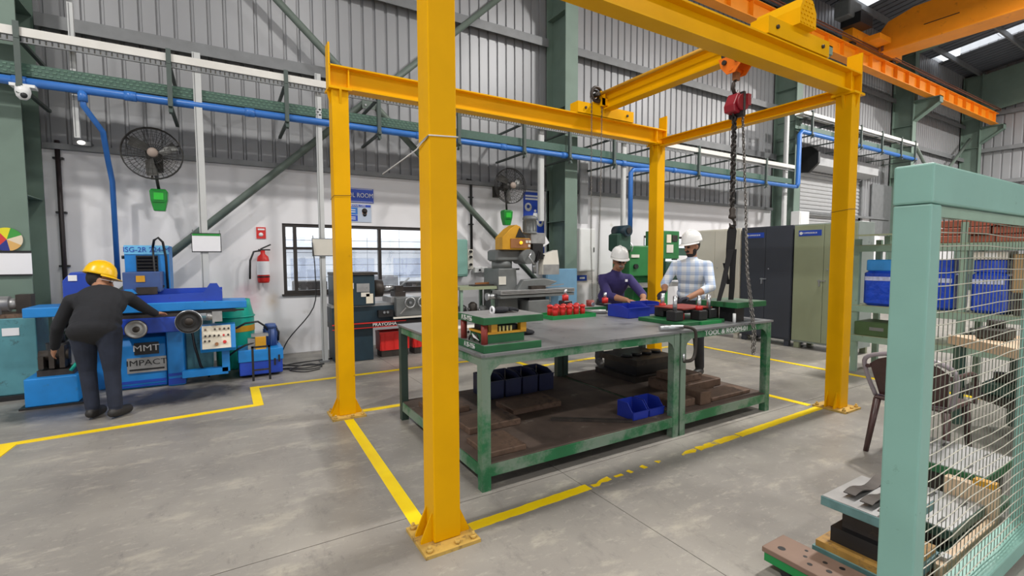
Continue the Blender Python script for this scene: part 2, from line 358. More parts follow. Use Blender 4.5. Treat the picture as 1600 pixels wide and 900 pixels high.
    def build(s, name, m, parent=None, local=False, bevel=0):
        m = M[m] if isinstance(m, str) else m
        if parent is None:
            xs, ys, zs = zip(*s.v); off = Vector(((min(xs)+max(xs))/2, (min(ys)+max(ys))/2, min(zs)))
        else: off = Vector((0, 0, 0)) if local else root_loc(parent)
        o = bpy.data.objects.new(name, s.mesh(name, m, off)); COL.objects.link(o)
        if parent is None: o.location = off
        else: o.parent = parent
        if bevel:
            bv = o.modifiers.new('bevel', 'BEVEL'); bv.width = bevel; bv.segments = 2; bv.limit_method = 'ANGLE'
        return o
def root_loc(o):
    v = Vector((0, 0, 0))
    while o is not None: v += o.location; o = o.parent
    return v
def tag(o, label, cat, group=None):
    o['label'] = label; o['category'] = cat
    if group: o['group'] = group
    return o
def thing(name, label, cat, loc, group=None, rz=0):
    o = bpy.data.objects.new(name, None); COL.objects.link(o); o.location = loc; o.rotation_euler = (0, 0, rz); o.empty_display_size = .1
    return tag(o, label, cat, group)
def struct(o): o['kind'] = 'structure'; return o
def stuff(o): o['kind'] = 'stuff'; return o
def copy_tree(o, parent=None):
    c = o.copy(); COL.objects.link(c)
    if parent is not None: c.parent = parent
    for ch in list(o.children): copy_tree(ch, c)
    return c
def text(name, body, size, m, parent, loc, face='-y', extrude=.002, align='CENTER', xs=1.0, local=False, tilt=0):
    cu = bpy.data.curves.new(name, 'FONT'); cu.body = body; cu.size = size; cu.extrude = extrude; cu.align_x = align; cu.align_y = 'CENTER'; cu.resolution_u = 3
    t = bpy.data.objects.new(name, cu); COL.objects.link(t); dg = bpy.context.evaluated_depsgraph_get()
    me = bpy.data.meshes.new_from_object(t.evaluated_get(dg)); bpy.data.objects.remove(t); bpy.data.curves.remove(cu)
    me.materials.clear(); me.materials.append(M[m])
    R = {'-y': Matrix.Rotation(PI/2, 4, 'X'), '-x': Matrix.Rotation(-PI/2, 4, 'Z') @ Matrix.Rotation(PI/2, 4, 'X'), 'z': Matrix.Identity(4)}[face]
    if tilt: R = R @ Matrix.Rotation(tilt, 4, 'X')
    me.transform(R @ Matrix.Diagonal((xs, 1, 1, 1)))
    o = bpy.data.objects.new(name, me); COL.objects.link(o); o.parent = parent
    o.location = Vector(loc) if local else Vector(loc)-root_loc(parent)
    o['kind'] = 'stuff'
    return o
def chain_mb(mb, pts, link=.03, r=.004, wd=.016):
    """oval links along a polyline, alternating by ninety degrees"""
    pts = [Vector(p) for p in pts]; seg = []; acc = 0; out = []
    step = link*.72
    for a, b in zip(pts, pts[1:]):
        L = (b-a).length; t = acc
        while t < L: out.append((a.lerp(b, t/L), (b-a).normalized())); t += step
        acc = t-L
    for i, (p, d) in enumerate(out):
        u = d.orthogonal().normalized(); u = (Vector((1, 0, 0))-d*d.x).normalized() if abs(d.x) < .9 else u
        if i % 2: u = d.cross(u)
        k = 8; ring = []
        for j in range(k):
            a = 2*PI*j/k; ring.append(p+d*(link/2-r)*math.cos(a)+u*(wd/2)*math.sin(a))
        mb.tube(ring, r, 4, closed=True)
    return mb

# ================================================================== SETTING
WY = 8.1                                                   # inner face of the back wall
floor = struct(MB().box(-14, 32, -9, 8.35, -.2, -.007).build('floor', 'joint')); floor['label'] = 'grey polished concrete floor with joints and yellow lines'
jx = [-14, -10.66, -6.46, -2.26, 1.94, 6.14, 10.34, 14.54, 18.74, 22.94, 27.14, 32]; jy = [-9, -5.85, -1.65, 2.55, 6.75, 8.09]
for a, b in zip(jx, jx[1:]):
    for c, d in zip(jy, jy[1:]):
        MB().box(a+.0025, b-.0025, c+.0025, d-.0025, -.05, 0).build('slab', 'concrete', floor)
LZ = [.0012]
def line(p, q, wd=.075, m='floorpaint', jag=0):
    LZ[0] += .0002; z = LZ[0]
    p, q = Vector((p[0], p[1], 0)), Vector((q[0], q[1], 0)); d = (q-p).normalized(); n = Vector((-d.y, d.x, 0)); L = (q-p).length
    k = max(1, int(L/.04)) if jag else 1; vs = []
    for i in range(k+1):
        c = p+d*L*i/k; e = [wd/2-random.random()*jag, wd/2-random.random()*jag]
        vs += [c+n*e[0]+Vector((0, 0, z)), c-n*e[1]+Vector((0, 0, z)), c+n*e[0], c-n*e[1]]
    fs = []
    for i in range(k):
        a = i*4; b = a+4; fs += [(a+1, b+1, b, a), (a, b, b+2, a+2), (b+1, a+1, a+3, b+3)]
    fs += [(0, 2, 3, 1), (k*4+1, k*4+3, k*4+2, k*4)]
    MB().add(vs, fs).build('floor_line', m, floor)
line((.93, 4.44), (.875, 2.43), .082)
line((1.09, 2.28), (1.96, 2.30), .078, jag=.006)
line((1.985, 2.305), (2.16, 2.31), .075, jag=.04, m='wornpaint')
for a, b, wj in ((2.20, 2.27, .05), (2.33, 2.36, .03), (2.46, 2.5, .02), (2.62, 2.66, .05), (2.88, 3.05, .06), (3.07, 3.12, .03)): line((a, 2.31+a*.004), (b, 2.315+a*.004), .062, 'wornpaint', wj*.6)
line((3.08, 2.33), (3.58, 2.34), .075, 'wornpaint', .014); line((3.6, 2.34), (4.96, 2.37), .078, jag=.006)
line((4.94, 2.46), (4.93, 3.0), .075); line((4.93, 3.0), (4.98, 4.45), .075, 'wornpaint')
line((1.1, 4.63), (1.62, 4.61), .075); line((1.62, 4.61), (4.93, 4.6), .075, 'wornpaint')
line((-3.5, 5.12), (.29, 5.385), .075); line((.25, 5.35), (.25, 6.17), .09); line((.21, 6.13), (2.85, 6.11), .065, 'floorpaint'); line((2.85, 6.11), (3.5, 6.04), .06, 'wornpaint')
line((3.5, 6.05), (3.53, 5.28), .07); line((3.5, 5.3), (6.75, 5.36), .07, 'wornpaint'); line((6.74, 5.38), (6.65, .5), .07); line((-1.51, 5.24), (-1.62, 3.2), .09)

# --- back wall: plastered masonry below, ribbed sheet above
W1 = (.78, 3.3, .93, 2.02); W2 = (8.55, 10.6, 1.2, 2.0)     # two window openings
SD = (15.25, 19.2, 4.15)                                    # shutter opening
wb = MB()
TOP = 2.84
for a, b, z0, z1 in ((-14, W1[0], 0, TOP), (W1[0], W1[1], 0, W1[2]), (W1[0], W1[1], W1[3], TOP), (W1[1], W2[0], 0, TOP), (W2[0], W2[1], 0, W2[2]), (W2[0], W2[1], W2[3], TOP), (W2[1], SD[0], 0, TOP), (SD[1], 28.6, 0, TOP)):
    wb.box(a, b, WY, WY+.23, z0, z1)
wall = wb.build('wall_back', 'plaster'); struct(wall); wall['label'] = 'white plastered lower wall behind the machines'
# the plaster marks are placed in world metres: keep its origin at the world origin
wall.data.transform(Matrix.Translation(wall.location)); wall.location = (0, 0, 0)
def sheet(x0, x1, z0, z1, pitch=.194, dep=.03, rev=False):
    """ribbed sheet profile points [(u, depth)]"""
    pts = []; u = x0
    while u < x1:
        pts += [(u, 0), (u+pitch*.70, 0), (u+pitch*.76, dep), (u+pitch*.90, dep), (u+pitch*.96, 0)]; u += pitch
    return pts
def clad(name, x0, x1, z0, z1, holes=()):
    mb = MB(); pts = sheet(x0, x1, z0, z1)
    for (u, d), (u2, d2) in zip(pts, pts[1:]):
        a, b = z0, z1
        for hx0, hx1, hz in holes:
            if hx0-.1 < u < hx1: a = max(a, hz)
        mb.add([(u, WY+.03+d, a), (u2, WY+.03+d2, a), (u2, WY+.03+d2, b), (u, WY+.03+d, b)], [(0, 1, 2, 3)])
    return struct(mb.build(name, 'clad'))
c = clad('wall_back_upper', -14, 28.5, TOP, 9.6, ((SD[0], SD[1], SD[2]),)); c['label'] = 'grey ribbed metal sheet cladding of upper back wall'
# end wall
mb = MB(); pts = sheet(-9, 8.2, 0, 9, .30, .035)
for (u, d), (u2, d2) in zip(pts, pts[1:]): mb.add([(28.6+d, u, 0), (28.6+d2, u2, 0), (28.6+d2, u2, 12), (28.6+d, u, 12)], [(0, 1, 2, 3)])
c = struct(mb.build('wall_right', 'clad')); c['label'] = 'grey ribbed sheet end wall of the hall'
# hall walls out of view; their wide openings are added to let sky light in
mb = MB()
for a, b, z0, z1 in ((-14, -3, 0, 12), (9, 28.6, 0, 12), (-3, 9, 4, 12)): mb.box(a, b, -9.2, -9, z0, z1)
c = struct(mb.build('wall_front', 'plaster')); c['label'] = 'pale wall behind the camera with opening added for light'
c = struct(MB().box(-14.2, -14, -9.2, -5.5, 0, 12.3).box(-14.2, -14, 5.5, 8.4, 0, 12.3).box(-14.2, -14, -5.5, 5.5, 5.5, 12.3).build('wall_left', 'plaster')); c['label'] = 'pale end wall left of the camera with opening added for light'  # opening added so faces turned left get more light
# roof, sloping up away from the back wall, with translucent strips
def rz(y): return 9.42+.13*(8.1-y)
strips = [-6.3, 1.5, 9.3, 17.1, 24.6]
mb = MB(); xs = [-14]
for s_ in strips: xs += [s_, s_+.8]
xs.append(28.7)
for a, b in zip(xs[::2], xs[1::2]):
    u = a
    while u < b-.01:
        e = min(u+.3, b); m1 = u+(e-u)*.75; m2 = u+(e-u)*.85
        for p, q, dp, dq in ((u, m1, 0, 0), (m1, m2, 0, .04), (m2, e-.006, .04, .04), (e-.006, e, .04, 0)):
            mb.add([(p, 8.4, rz(8.4)+dp), (q, 8.4, rz(8.4)+dq), (q, -9, rz(-9)+dq), (p, -9, rz(-9)+dp)], [(0, 1, 2, 3)])
        u = e
ceil = struct(mb.build('ceiling', 'roof')); ceil['label'] = 'dark grey sheet roof with translucent skylight strips'
for s_ in strips:
    for k in range(8):
        y1 = 8.35-k*2.1; MB().box(s_, s_+.8, y1-2.08, y1, 0, .004).add([], []).build('skylight', 'skylight', ceil)
        o = bpy.data.objects[-1] if False else ceil.children[-1]
        for v in o.data.vertices:
            wv = v.co+root_loc(ceil); v.co.z = rz(wv.y)+.05+wv.z-root_loc(ceil).z
for i, y in enumerate((7.6, 6.0, 4.4, 2.8, 1.2, -.4, -2, -3.6, -5.2, -6.8)):
    MB().box(-14, 28.5, y-.03, y+.03, rz(y)-.2, rz(y)-.01).build('purlin', 'girt', ceil)
# rafters
for i, x in enumerate((-1.9, 5.86, 13.9, 21.45)):
    mb = MB()
    mb.prism([(8.0, rz(8)-.75), (8.0, rz(8)-.2), (-9, rz(-9)-.2), (-9, rz(-9)-.7)], 'x', x-.01, x+.01)
    mb.prism([(8.0, rz(8)-.77), (8.0, rz(8)-.75), (-9, rz(-9)-.7), (-9, rz(-9)-.72)], 'x', x-.12, x+.12)
    mb.build('rafter', 'colgreen', ceil)
mb = MB().prism([(8.0, rz(8)-1.9), (8.0, rz(8)-.25), (-9, rz(-9)-.2), (-9, rz(-9)-1.5)], 'x', 28.2, 28.25); mb.build('rafter', 'colgreen', ceil)
# girts (horizontal rails of the sheeting)
n = 0
def trim(mb, m, label):
    global n; n += 1
    o = struct(mb.build('trim_%d' % n, m)); o['label'] = label; return o
for z in (2.84, 4.27, 5.66, 7.08, 8.5):
    mb = MB()
    for a, b in ((-14, -2.2), (-1.84, 5.68), (6.02, 13.71), (14.07, 21.26), (21.64, 28.5)):
        if z < 3: mb.prism([(WY+.03, z), (WY-.09, z), (WY-.09, z+.07), (WY-.08, z+.07), (WY-.08, z+.012), (WY+.03, z+.012)], 'x', a, b)
        elif not (14 < a < 15 and z < 4.5): mb.prism([(WY+.03, z+.16), (WY-.14, z+.16), (WY-.14, z), (WY-.12, z), (WY-.12, z+.145), (WY+.03, z+.145)], 'x', a, b)
    trim(mb, 'girt', 'grey steel girt running along the sheet cladding')
for z in (3.2, 4.6, 6.0, 7.5):
    trim(MB().box(28.42, 28.6, -9, 8.0, z, z+.16), 'girt', 'grey steel girt along the end wall')

# --- window 1: dark steel frame, panes, grille
def window(i, W, mull, transom, label, grille):
    x0, x1, z0, z1 = W
    f = MB(); t = .05
    f.box(x0, x1, WY+.02, WY+.1, z1-t, z1); f.box(x0, x1, WY+.02, WY+.1, z0, z0+t)
    for x in [x0]+[x1-t]: f.box(x, x+t, WY+.02, WY+.1, z0+t, z1-t)
    fr = struct(f.build('window_%d' % i, 'winframe')); fr['label'] = label
    ed = [x0+t]+mull+[x1-t]
    for x in mull: MB().box(x-.025, x+.025, WY+.02, WY+.09, z0+t, z1-t).build('mullion', 'winframe', fr)
    MB().box(x0+t, x1-t, WY+.03, WY+.08, transom-.02, transom+.02).build('transom', 'winframe', fr)
    for a, b in zip(ed, ed[1:]):
        MB().box(a, b, WY+.055, WY+.06, transom+.02, z1-t).build('pane', 'glass', fr); MB().box(a, b, WY+.055, WY+.06, z0+t, transom-.02).build('pane', 'glass', fr)
    for k in range(grille):
        z = z0+t+(z1-z0-2*t)*(k+1)/(grille+1); MB().cyl((x0+t, WY+.14, z), (x1-t, WY+.14, z), .004, 6).build('grille_bar', 'winframe', fr)
    for k in range(int((x1-x0)/.56)):
        x = x0+.2+k*.56; MB().cyl((x, WY+.15, z0+t), (x, WY+.15, z1-t), .003, 6).build('grille_bar', 'winframe', fr)
    MB().box(x0-.03, x1+.03, WY-.03, WY+.02, z0-.03, z0).build('sill', 'winframe', fr)
window(1, W1, [.96, 2.28], 1.64, 'wide dark framed window in the white wall', 4)
window(2, W2, [8.9], 1.7, 'narrow dark framed window behind the green milling machine', 3)

# --- yard outside the windows
yard = struct(MB().box(-14, 30, 8.36, 40, -.2, -.02).build('ground_outside', mat('yard_concrete', (205, 204, 203), .9, var=.08))); yard['label'] = 'pale concrete yard seen through the window'
bo = thing('shed', 'pale bluish shed seen outside through the wide window', 'building', (4.5, 22, -.02))
MB().box(-1, 14, 22, 26, -.02, 1.9).build('wall', mat('shed_wall', (244, 246, 250), .7, var=.05), bo)
MB().prism([(21.6, 1.88), (26.2, 1.88), (24, 2.5)], 'x', -1.4, 14.4).build('roof', mat('shed_roof', (215, 218, 225), .6, var=.04), bo)
for k in range(6): MB().box(.2+k*2.2, 1.5+k*2.2, 21.97, 22.01, .6, 1.5).build('window', mat('shed_window', (196, 204, 222), .3, var=.1), bo)
oc = thing('outdoor_rack', 'dark low rack with scrap outside the window', 'rack', (2.6, 10.6, -.02))
for k, (x, h) in enumerate(((1.2, 1.02), (2.0, .86), (2.7, 1.1), (3.5, .95), (4.3, 1.12))):
    MB().cbox(x, x+.62, 10.4, 10.9, .62, .62+(h-.62)*1.0, .02).build('crate', ['darksteel', 'slateblue', 'greysteel', 'darksteel', 'darksteel'][k], oc)
for x in (1.1, 3.0, 5.0): MB().box(x, x+.05, 10.4, 10.45, -.02, .6).build('post', 'winframe', oc); MB().box(x, x+.05, 10.85, 10.9, -.02, .6).build('post', 'winframe', oc)
MB().box(1.05, 5.1, 10.38, 10.92, .58, .62).build('shelf', 'winframe', oc)

# --- roller shutter in the back wall
sh = struct(MB().box(SD[0]-.12, SD[0], WY-.02, WY+.2, 0, SD[2]).box(SD[1], SD[1]+.12, WY-.02, WY+.2, 0, SD[2]).build('door_1', 'girt')); sh['label'] = 'grey roller shutter door in the back wall'
pr = []; z = 0
while z < SD[2]: pr += [(WY+.08, z), (WY+.055, z+.03), (WY+.055, z+.09), (WY+.08, z+.12)]; z += .125
mb = MB()
for (y, z), (y2, z2) in zip(pr, pr[1:]): mb.add([(SD[0], y, z), (SD[1], y, z), (SD[1], y2, z2), (SD[0], y2, z2)], [(0, 1, 2, 3)])
stuff(mb.build('slat_curtain', 'shutter', sh))
MB().prism([(WY-.05, SD[2]+.02), (WY-.45, SD[2]+.1), (WY-.45, SD[2]+.45), (WY-.05, SD[2]+.55)], 'x', SD[0]-.1, SD[1]+.1).build('hood', 'shutter', sh)
MB().prism([(WY-.02, SD[2]-.1), (WY-.35, SD[2]-.15), (WY-.62, SD[2]+.1), (WY-.62, SD[2]+.42), (WY-.4, SD[2]+.62), (WY-.02, SD[2]+.62)], 'x', SD[0]-.22, SD[0]-.12).build('end_bracket', 'black', sh)
d2 = struct(MB().box(19.9, 23.5, WY-.05, WY-.01, 2.3, 4.1).build('door_2', 'girt')); d2['label'] = 'grey sheet panel beside the shutter'

# --- green building columns with crane brackets
CF = 7.45
for i, (x, lab) in enumerate(((-2.02, 'tall green steel building column at the left edge'), (5.86, 'tall green steel building column behind the grey milling machine'), (13.89, 'tall green steel building column beside the roller shutter'), (21.45, 'far tall green steel building column with bracket under crane rail'), (28.25, 'green steel corner column at the far end'))):
    t = thing('building_column', lab, 'column', (x, 7.78, 0), 'green building columns')
    MB().ibeam('z', 0, 9.3, x, (CF+WY-.02)/2, WY-.02-CF, .3, .014, .02).build('shaft', 'colgreen', t)
    MB().box(x-.2, x+.2, CF-.06, WY-.02, 0, .03).build('base_plate', 'colgreen', t)
    mb = MB()
    if i > 1 or i == 0 or i == 1:
        mb.prism([(CF, 6.35), (6.75, 6.85), (6.75, 7.02), (CF, 7.02)], 'x', x-.02, x+.02); mb.box(x-.14, x+.14, 6.72, CF, 7.02, 7.05)
        mb.prism([(CF, 6.33), (6.75, 6.83), (6.75, 6.85), (CF, 6.35)], 'x', x-.14, x+.14); mb.box(x-.14, x+.14, 6.72, 6.74, 6.83, 7.05); mb.build('bracket', 'colgreen', t)
    for z in (2.2, 4.4, 6.2): MB().box(x-.14, x+.14, CF+.02, WY-.04, z, z+.012).build('stiffener', 'colgreen', t)
# white sheathed side post by the green column at the left (small) and duct by the middle column
# --- diagonal wall braces
mb = MB().cyl((-1.8, 7.88, .45), (5.7, 7.88, 7.35), .052, 12); tag(mb.build('diagonal_brace', 'bracegreen'), 'green pipe brace rising to the right across the left wall bay', 'brace', 'wall braces')
mb = MB().cyl((5.7, 7.76, .62), (-1.8, 7.76, 7.55), .052, 12); tag(mb.build('diagonal_brace', 'bracegreen'), 'green pipe brace falling to the right towards grey milling machine', 'brace', 'wall braces')
MB().box(-.01, .01, -.01, .01, 0, .01)
t = tag(MB().box(1.93, 2.13, 7.69, 7.70, 3.82, 4.02).build('brace_plate', 'bracegreen'), 'small bolted green plate where wall braces cross', 'plate')
for dx in (-.05, .05): MB().cyl((2.03+dx, 7.69, 3.92+dx), (2.03+dx, 7.675, 3.92+dx), .016, 6).build('bolt', 'steel', t)
mb = MB().cyl((21.6, 7.9, 6.6), (28.1, 7.9, 2.4), .06, 10); tag(mb.build('diagonal_brace', 'bracegreen'), 'distant green pipe brace falling to the right near far corner', 'brace', 'wall braces')
mb = MB().cyl((28.1, 7.76, 6.6), (21.6, 7.76, 2.4), .06, 10); tag(mb.build('diagonal_brace', 'bracegreen'), 'distant green pipe brace rising to the right near far corner', 'brace', 'wall braces')
# --- high bay lamps (above the frame), the far end one added for its light
for (p, wt) in zip(LAMP_POS, LAMP_W):
    t = thing('high_bay_lamp', 'round high bay lamp hanging under the roof', 'lamp', p, 'high bay lamps')
    x, y, z = p
    MB().lathe([(.02, .42), (.12, .40), (.14, .2), (.3, .06), (.3, 0), (.28, 0), (.27, .05), (.02, .08)], p, n=20).build('housing', 'fandark', t)
    MB().cyl((x, y, z+.4), (x, y, rz(y)-.1), .01, 6).build('hanger', 'fandark', t)
    L = bpy.data.lights.new('high_bay_light', 'AREA'); L.shape = 'DISK'; L.size = .5; L.energy = wt; L.color = (1, .97, .92)
    lo = bpy.data.objects.new('high_bay_light', L); COL.objects.link(lo); lo.parent = t; lo.location = (0, 0, -.01)

# ================================================================== WALL SERVICES
PY = 7.2
def services():
    # cable trays and air pipe: low run, then a raised run past the third column
    runs = ((-8, 13.1, 0), (13.45, 20.8, 1.5))
    for i, (a, b, dz) in enumerate(runs):
        where = 'low run along the left wall' if i == 0 else 'raised run past the roller shutter'
        t = thing('cable_tray', 'white covered cable tray, '+where, 'cable tray', ((a+b)/2, PY, 3.8+dz), 'white cable trays')
        MB().prism([(PY-.1, 3.83+dz), (PY+.14, 3.83+dz), (PY+.14, 3.92+dz), (PY+.13, 3.92+dz), (PY+.13, 3.84+dz), (PY-.09, 3.84+dz), (PY-.09, 3.92+dz), (PY-.1, 3.92+dz)], 'x', a, b).build('channel', 'tray', t)
        mb = MB(); x = max(a, -3)
        while x < min(b, 9): mb.box(x, x+.035, PY-.085, PY-.075, 3.775+dz, 3.825+dz); x += .05
        mb.box(a, b, PY-.088, PY-.072, 3.765+dz, 3.777+dz); stuff(mb.build('perforated_lip', 'girt', t))
        t = thing('mesh_cable_tray', 'green perforated cable tray, '+where, 'cable tray', ((a+b)/2, PY, 3.43+dz), 'green cable trays')
        mb = MB().prism([(PY-.03, 3.44+dz), (PY+.12, 3.44+dz), (PY+.12, 3.57+dz), (PY+.115, 3.57+dz), (PY+.115, 3.445+dz), (PY-.025, 3.445+dz), (PY-.025, 3.57+dz), (PY-.03, 3.57+dz)], 'x', a, b)
        mb.build('tray', M['traygreen'], t)
    mb = MB(); x = -3.0                                       # raised lozenges of the expanded mesh near the camera
    while x < 3.0:
        for r in range(3): mb.box(x+(r % 2)*.03, x+.03+(r % 2)*.03, PY-.035, PY-.03, 3.462+r*.037, 3.48+r*.037)
        x += .06
    stuff(mb.build('expanded_mesh', M['meshlight'], bpy.data.objects['mesh_cable_tray']))
    r = .047; zc = 3.372
    t = thing('air_pipe', 'blue compressed air pipe running along the left wall', 'pipe', (2, PY, zc), 'blue air pipes')
    MB().cyl((-8, PY-.04, zc), (13.25, PY-.04, zc), r, 14).build('main_line', 'pipeblue', t)
    for x in (-1.85, -.92, .3, 2.6, 4.1, 5.4, 6.9, 8.4): MB().cyl((x, PY-.04, zc), (x+.11, PY-.04, zc), r+.008, 14).build('coupling', 'pipeblue', t)
    # drop at left
    MB().tube([(-1.29, PY-.04, zc-.04), (-1.29, PY-.04, 3.2), (-1.17, PY+.2, 2.98), (-1.17, PY+.4, 2.7), (-1.17, PY+.62, 2.45), (-1.17, 7.84, 1.2)], .03, 10).build('drop_pipe', 'pipeblue', t)
    MB().cyl((-1.29, PY-.04, zc-.02), (-1.29, PY-.04, zc-.13), .045, 12).build('reducer', 'pipeblue', t)
    MB().tube([(7.95, PY-.04, zc-.03), (7.25, PY-.02, zc-.1), (7.2, PY, zc-.16), (7.2, PY, 2.0)], .05, 10).build('drop_pipe', 'pipeblue', t)
    t = thing('air_pipe', 'blue compressed air pipe rising beside third column and over the shutter', 'pipe', (13.4, PY, 3.4), 'blue air pipes')
    MB().tube([(13.3, PY-.04, zc), (13.38, PY-.04, zc+.1), (13.38, PY-.04, zc+1.4), (13.48, PY-.04, zc+1.5), (20.8, PY-.04, zc+1.5)], .06, 10).build('main_line', 'pipeblue', t)
    # support brackets
    xs = [-1.78, -.48, .79, 2.02, 3.3, 4.55, 5.55, 6.65, 7.9, 9.2, 10.5, 11.8]; 
    ORD = ['first', 'second', 'third', 'fourth', 'fifth', 'sixth', 'seventh', 'eighth', 'ninth', 'tenth', 'eleventh', 'twelfth', 'thirteenth']
    for x in xs+[13.9, 15.3, 16.7, 18.1, 19.5, 20.6]:
        dz = 0 if x < 13 else 1.5
        wh = 'low' if dz == 0 else 'raised'
        t = thing('tray_bracket', '%s dark bracket from the left under the %s cable trays' % (ORD[xs.index(x)] if x in xs else ORD[[13.9, 15.3, 16.7, 18.1, 19.5, 20.6].index(x)], wh), 'bracket', (x, PY, 3.28+dz), '%s tray brackets' % wh)
        MB().box(x-.025, x+.025, PY-.125, PY-.115, 3.3+dz, 3.97+dz).box(x-.025, x-.017, PY-.115, PY-.07, 3.3+dz, 3.97+dz).build('hanger', M['bracket'], t)
        MB().box(x-.02, x+.02, PY-.13, WY, 3.795+dz, 3.825+dz).build('upper_arm', M['bracket'], t)
        MB().box(x-.02, x+.02, PY-.16, WY, 3.29+dz, 3.32+dz).build('lower_arm', M['bracket'], t)
        MB().prism([(PY-.16, 3.22+dz), (PY-.11, 3.3+dz), (PY-.06, 3.22+dz), (PY-.11, 3.25+dz)], 'x', x-.02, x+.02).build('clip', M['bracket'], t)
M['traygreen'] = mat('tray_green', (62, 92, 80), .5, var=.12, scale=30)
M['meshlight'] = mat('mesh_green_light', (82, 114, 98), .5, var=.1)
M['bracket'] = mat('bracket_dark', (72, 84, 80), .5, var=.1)
services()
# vertical trunking drops
def duct(x, y, z0, z1, w_, label, m='ductgrey'):
    t = thing('trunking_drop', label, 'trunking', (x, y, z0), 'vertical trunking drops')
    MB().box(x-w_/2, x+w_/2, y-.025, y+.025, z0, z1).build('cover', m, t)
    MB().box(x-w_/2+.012, x-w_/2+.02, y-.028, y-.02, z0+.01, z1-.01).build('lid_edge', 'girt', t)
    return t
duct(-.205, 7.15, .9, 4.0, .085, 'white trunking drop with paper board beside the surface grinder')
t = duct(1.2, 7.19, .02, 4.03, .075, 'white trunking post standing on floor left of window'); MB().box(1.12, 1.255, 7.12, 7.26, 0, .02).build('foot_plate', 'girt', t)
duct(-1.38, 7.3, 2.86, 4.35, .05, 'thin white conduit left of the first fan')
duct(4.98, 7.22, 2.15, 3.9, .11, 'white trunking drop above the grey milling machine')
duct(7.0, 7.2, 2.1, 3.95, .1, 'white trunking drop behind the rear gantry column', 'ductgrey')
duct(12.85, 7.2, 3.2, 5.3, .1, 'tall white trunking riser beside the third column')
duct(13.1, 7.35, 2.0, 5.25, .16, 'pale grey riser duct next to third column')
duct(6.55, 7.92, 2.2, 3.55, .22, 'flat galvanised duct above the white wall cabinet', 'shutter')
duct(12.3, 8.06, 2.0, 3.3, .5, 'wide galvanised duct behind the hanging sling', 'shutter')
MB()
# boards with papers clipped to the trunking
for (x0, x1, z0, z1, y, lab, top) in ((-.335, -.02, 1.56, 1.80, 7.11, 'paper board on the trunking beside the surface grinder', True), (1.06, 1.39, 1.51, 1.76, 7.14, 'grubby paper board on the trunking post by window', False)):
    t = thing('notice_board', lab, 'board', ((x0+x1)/2, y, z0))
    MB().box(x0, x1, y, y+.015, z0, z1).build('backing', 'black' if top else 'girt', t); MB().box(x0+.008, x1-.008, y-.004, y, z0+.012, z1-.01).build('sheet', 'paper' if top else 'offwhite', t)
    if top: MB().box(x0+.01, x1-.01, y-.006, y-.004, z1-.035, z1-.01).build('header', 'green_plastic', t)
    for xx in (x0+.01, x1-.02): MB().box(xx, xx+.01, y, y+.02, z1, z1+.04).build('clip', 'girt', t)
# black conduits
t = thing('conduit', 'black and brown conduit clipped to wall by the left column', 'conduit', (-1.72, 8.05, .5)); MB().cyl((-1.72, 8.05, .5), (-1.72, 8.05, 2.95), .026, 8).build('pipe', 'conduit', t)
for z in (.9, 1.38, 2.05, 2.72): MB().box(-1.77, -1.67, 8.04, WY, z, z+.025).build('saddle', 'black', t)
t = thing('conduit', 'black conduit dropping to switch boxes right of the near gantry column', 'conduit', (3.98, 8.06, 1.5)); MB().tube([(3.9, 8.06, 2.93), (3.985, 8.06, 2.93), (3.985, 8.06, 1.5)], .025, 8).build('pipe', 'black', t)
for z in (2.6, 2.1): MB().box(3.94, 4.03, 8.05, WY, z, z+.02).build('saddle', 'black', t)
# switch boxes
t = thing('switch_box', 'green electrical box on the wall behind near gantry column', 'switch box', (3.74, 8.0, 1.14)); MB().cbox(3.6, 3.84, 7.92, WY, 1.14, 1.82, .015).build('body', M['seagreen'], t); MB().box(3.63, 3.81, 7.91, 7.92, 1.18, 1.78).build('cover', M['seagreen'], t)
t = thing('switch_box', 'narrow grey isolator box with two knobs on white wall', 'switch box', (3.93, 8.0, 1.27)); MB().cbox(3.87, 3.99, 8.0, WY, 1.27, 1.64, .01).build('body', 'offwhite', t)
for z in (1.36, 1.5, 1.6): MB().cyl((3.93, 8.0, z), (3.93, 7.96, z), .025, 10).build('knob', 'black', t)
for i, x in enumerate((4.03, 4.19)):
    t = thing('socket', 'white wall socket %s of two under the black conduit' % ('left' if i == 0 else 'right'), 'socket', (x+.06, 8.05, 1.2)); MB().cbox(x, x+.13, 8.02, WY, 1.2, 1.31, .01).build('body', 'white', t); MB().cyl((x+.1, 8.02, 1.255), (x+.1, 8.0, 1.255), .02, 8).build('plug', 'black', t)
tag(MB().tube([(4.33, 8.06, 1.25), (4.6, 8.06, 1.25), (5.0, 8.0, 1.26)], .018, 8).build('power_cable', 'black'), 'black cable running from sockets to grey milling machine', 'cable')
t = thing('wall_cabinet', 'white electrical cabinet on the wall right of the middle column', 'cabinet', (6.65, 7.95, 1.19)); MB().cbox(6.43, 6.86, 7.88, WY, 1.19, 2.1, .012).build('body', 'white', t); MB().box(6.45, 6.84, 7.872, 7.88, 1.22, 2.07).build('door', 'white', t); MB().box(6.8, 6.82, 7.86, 7.872, 1.6, 1.7).build('handle', 'black', t)
t = thing('sign', 'small blue machine tag sign on wall under white cabinet', 'sign', (6.68, 8.09, .97)); MB().box(6.53, 6.80, 8.085, WY, .98, 1.1).build('plate', 'signblue', t); MB().box(6.6, 6.74, 8.082, 8.086, 1.02, 1.06).build('print', 'white', t)
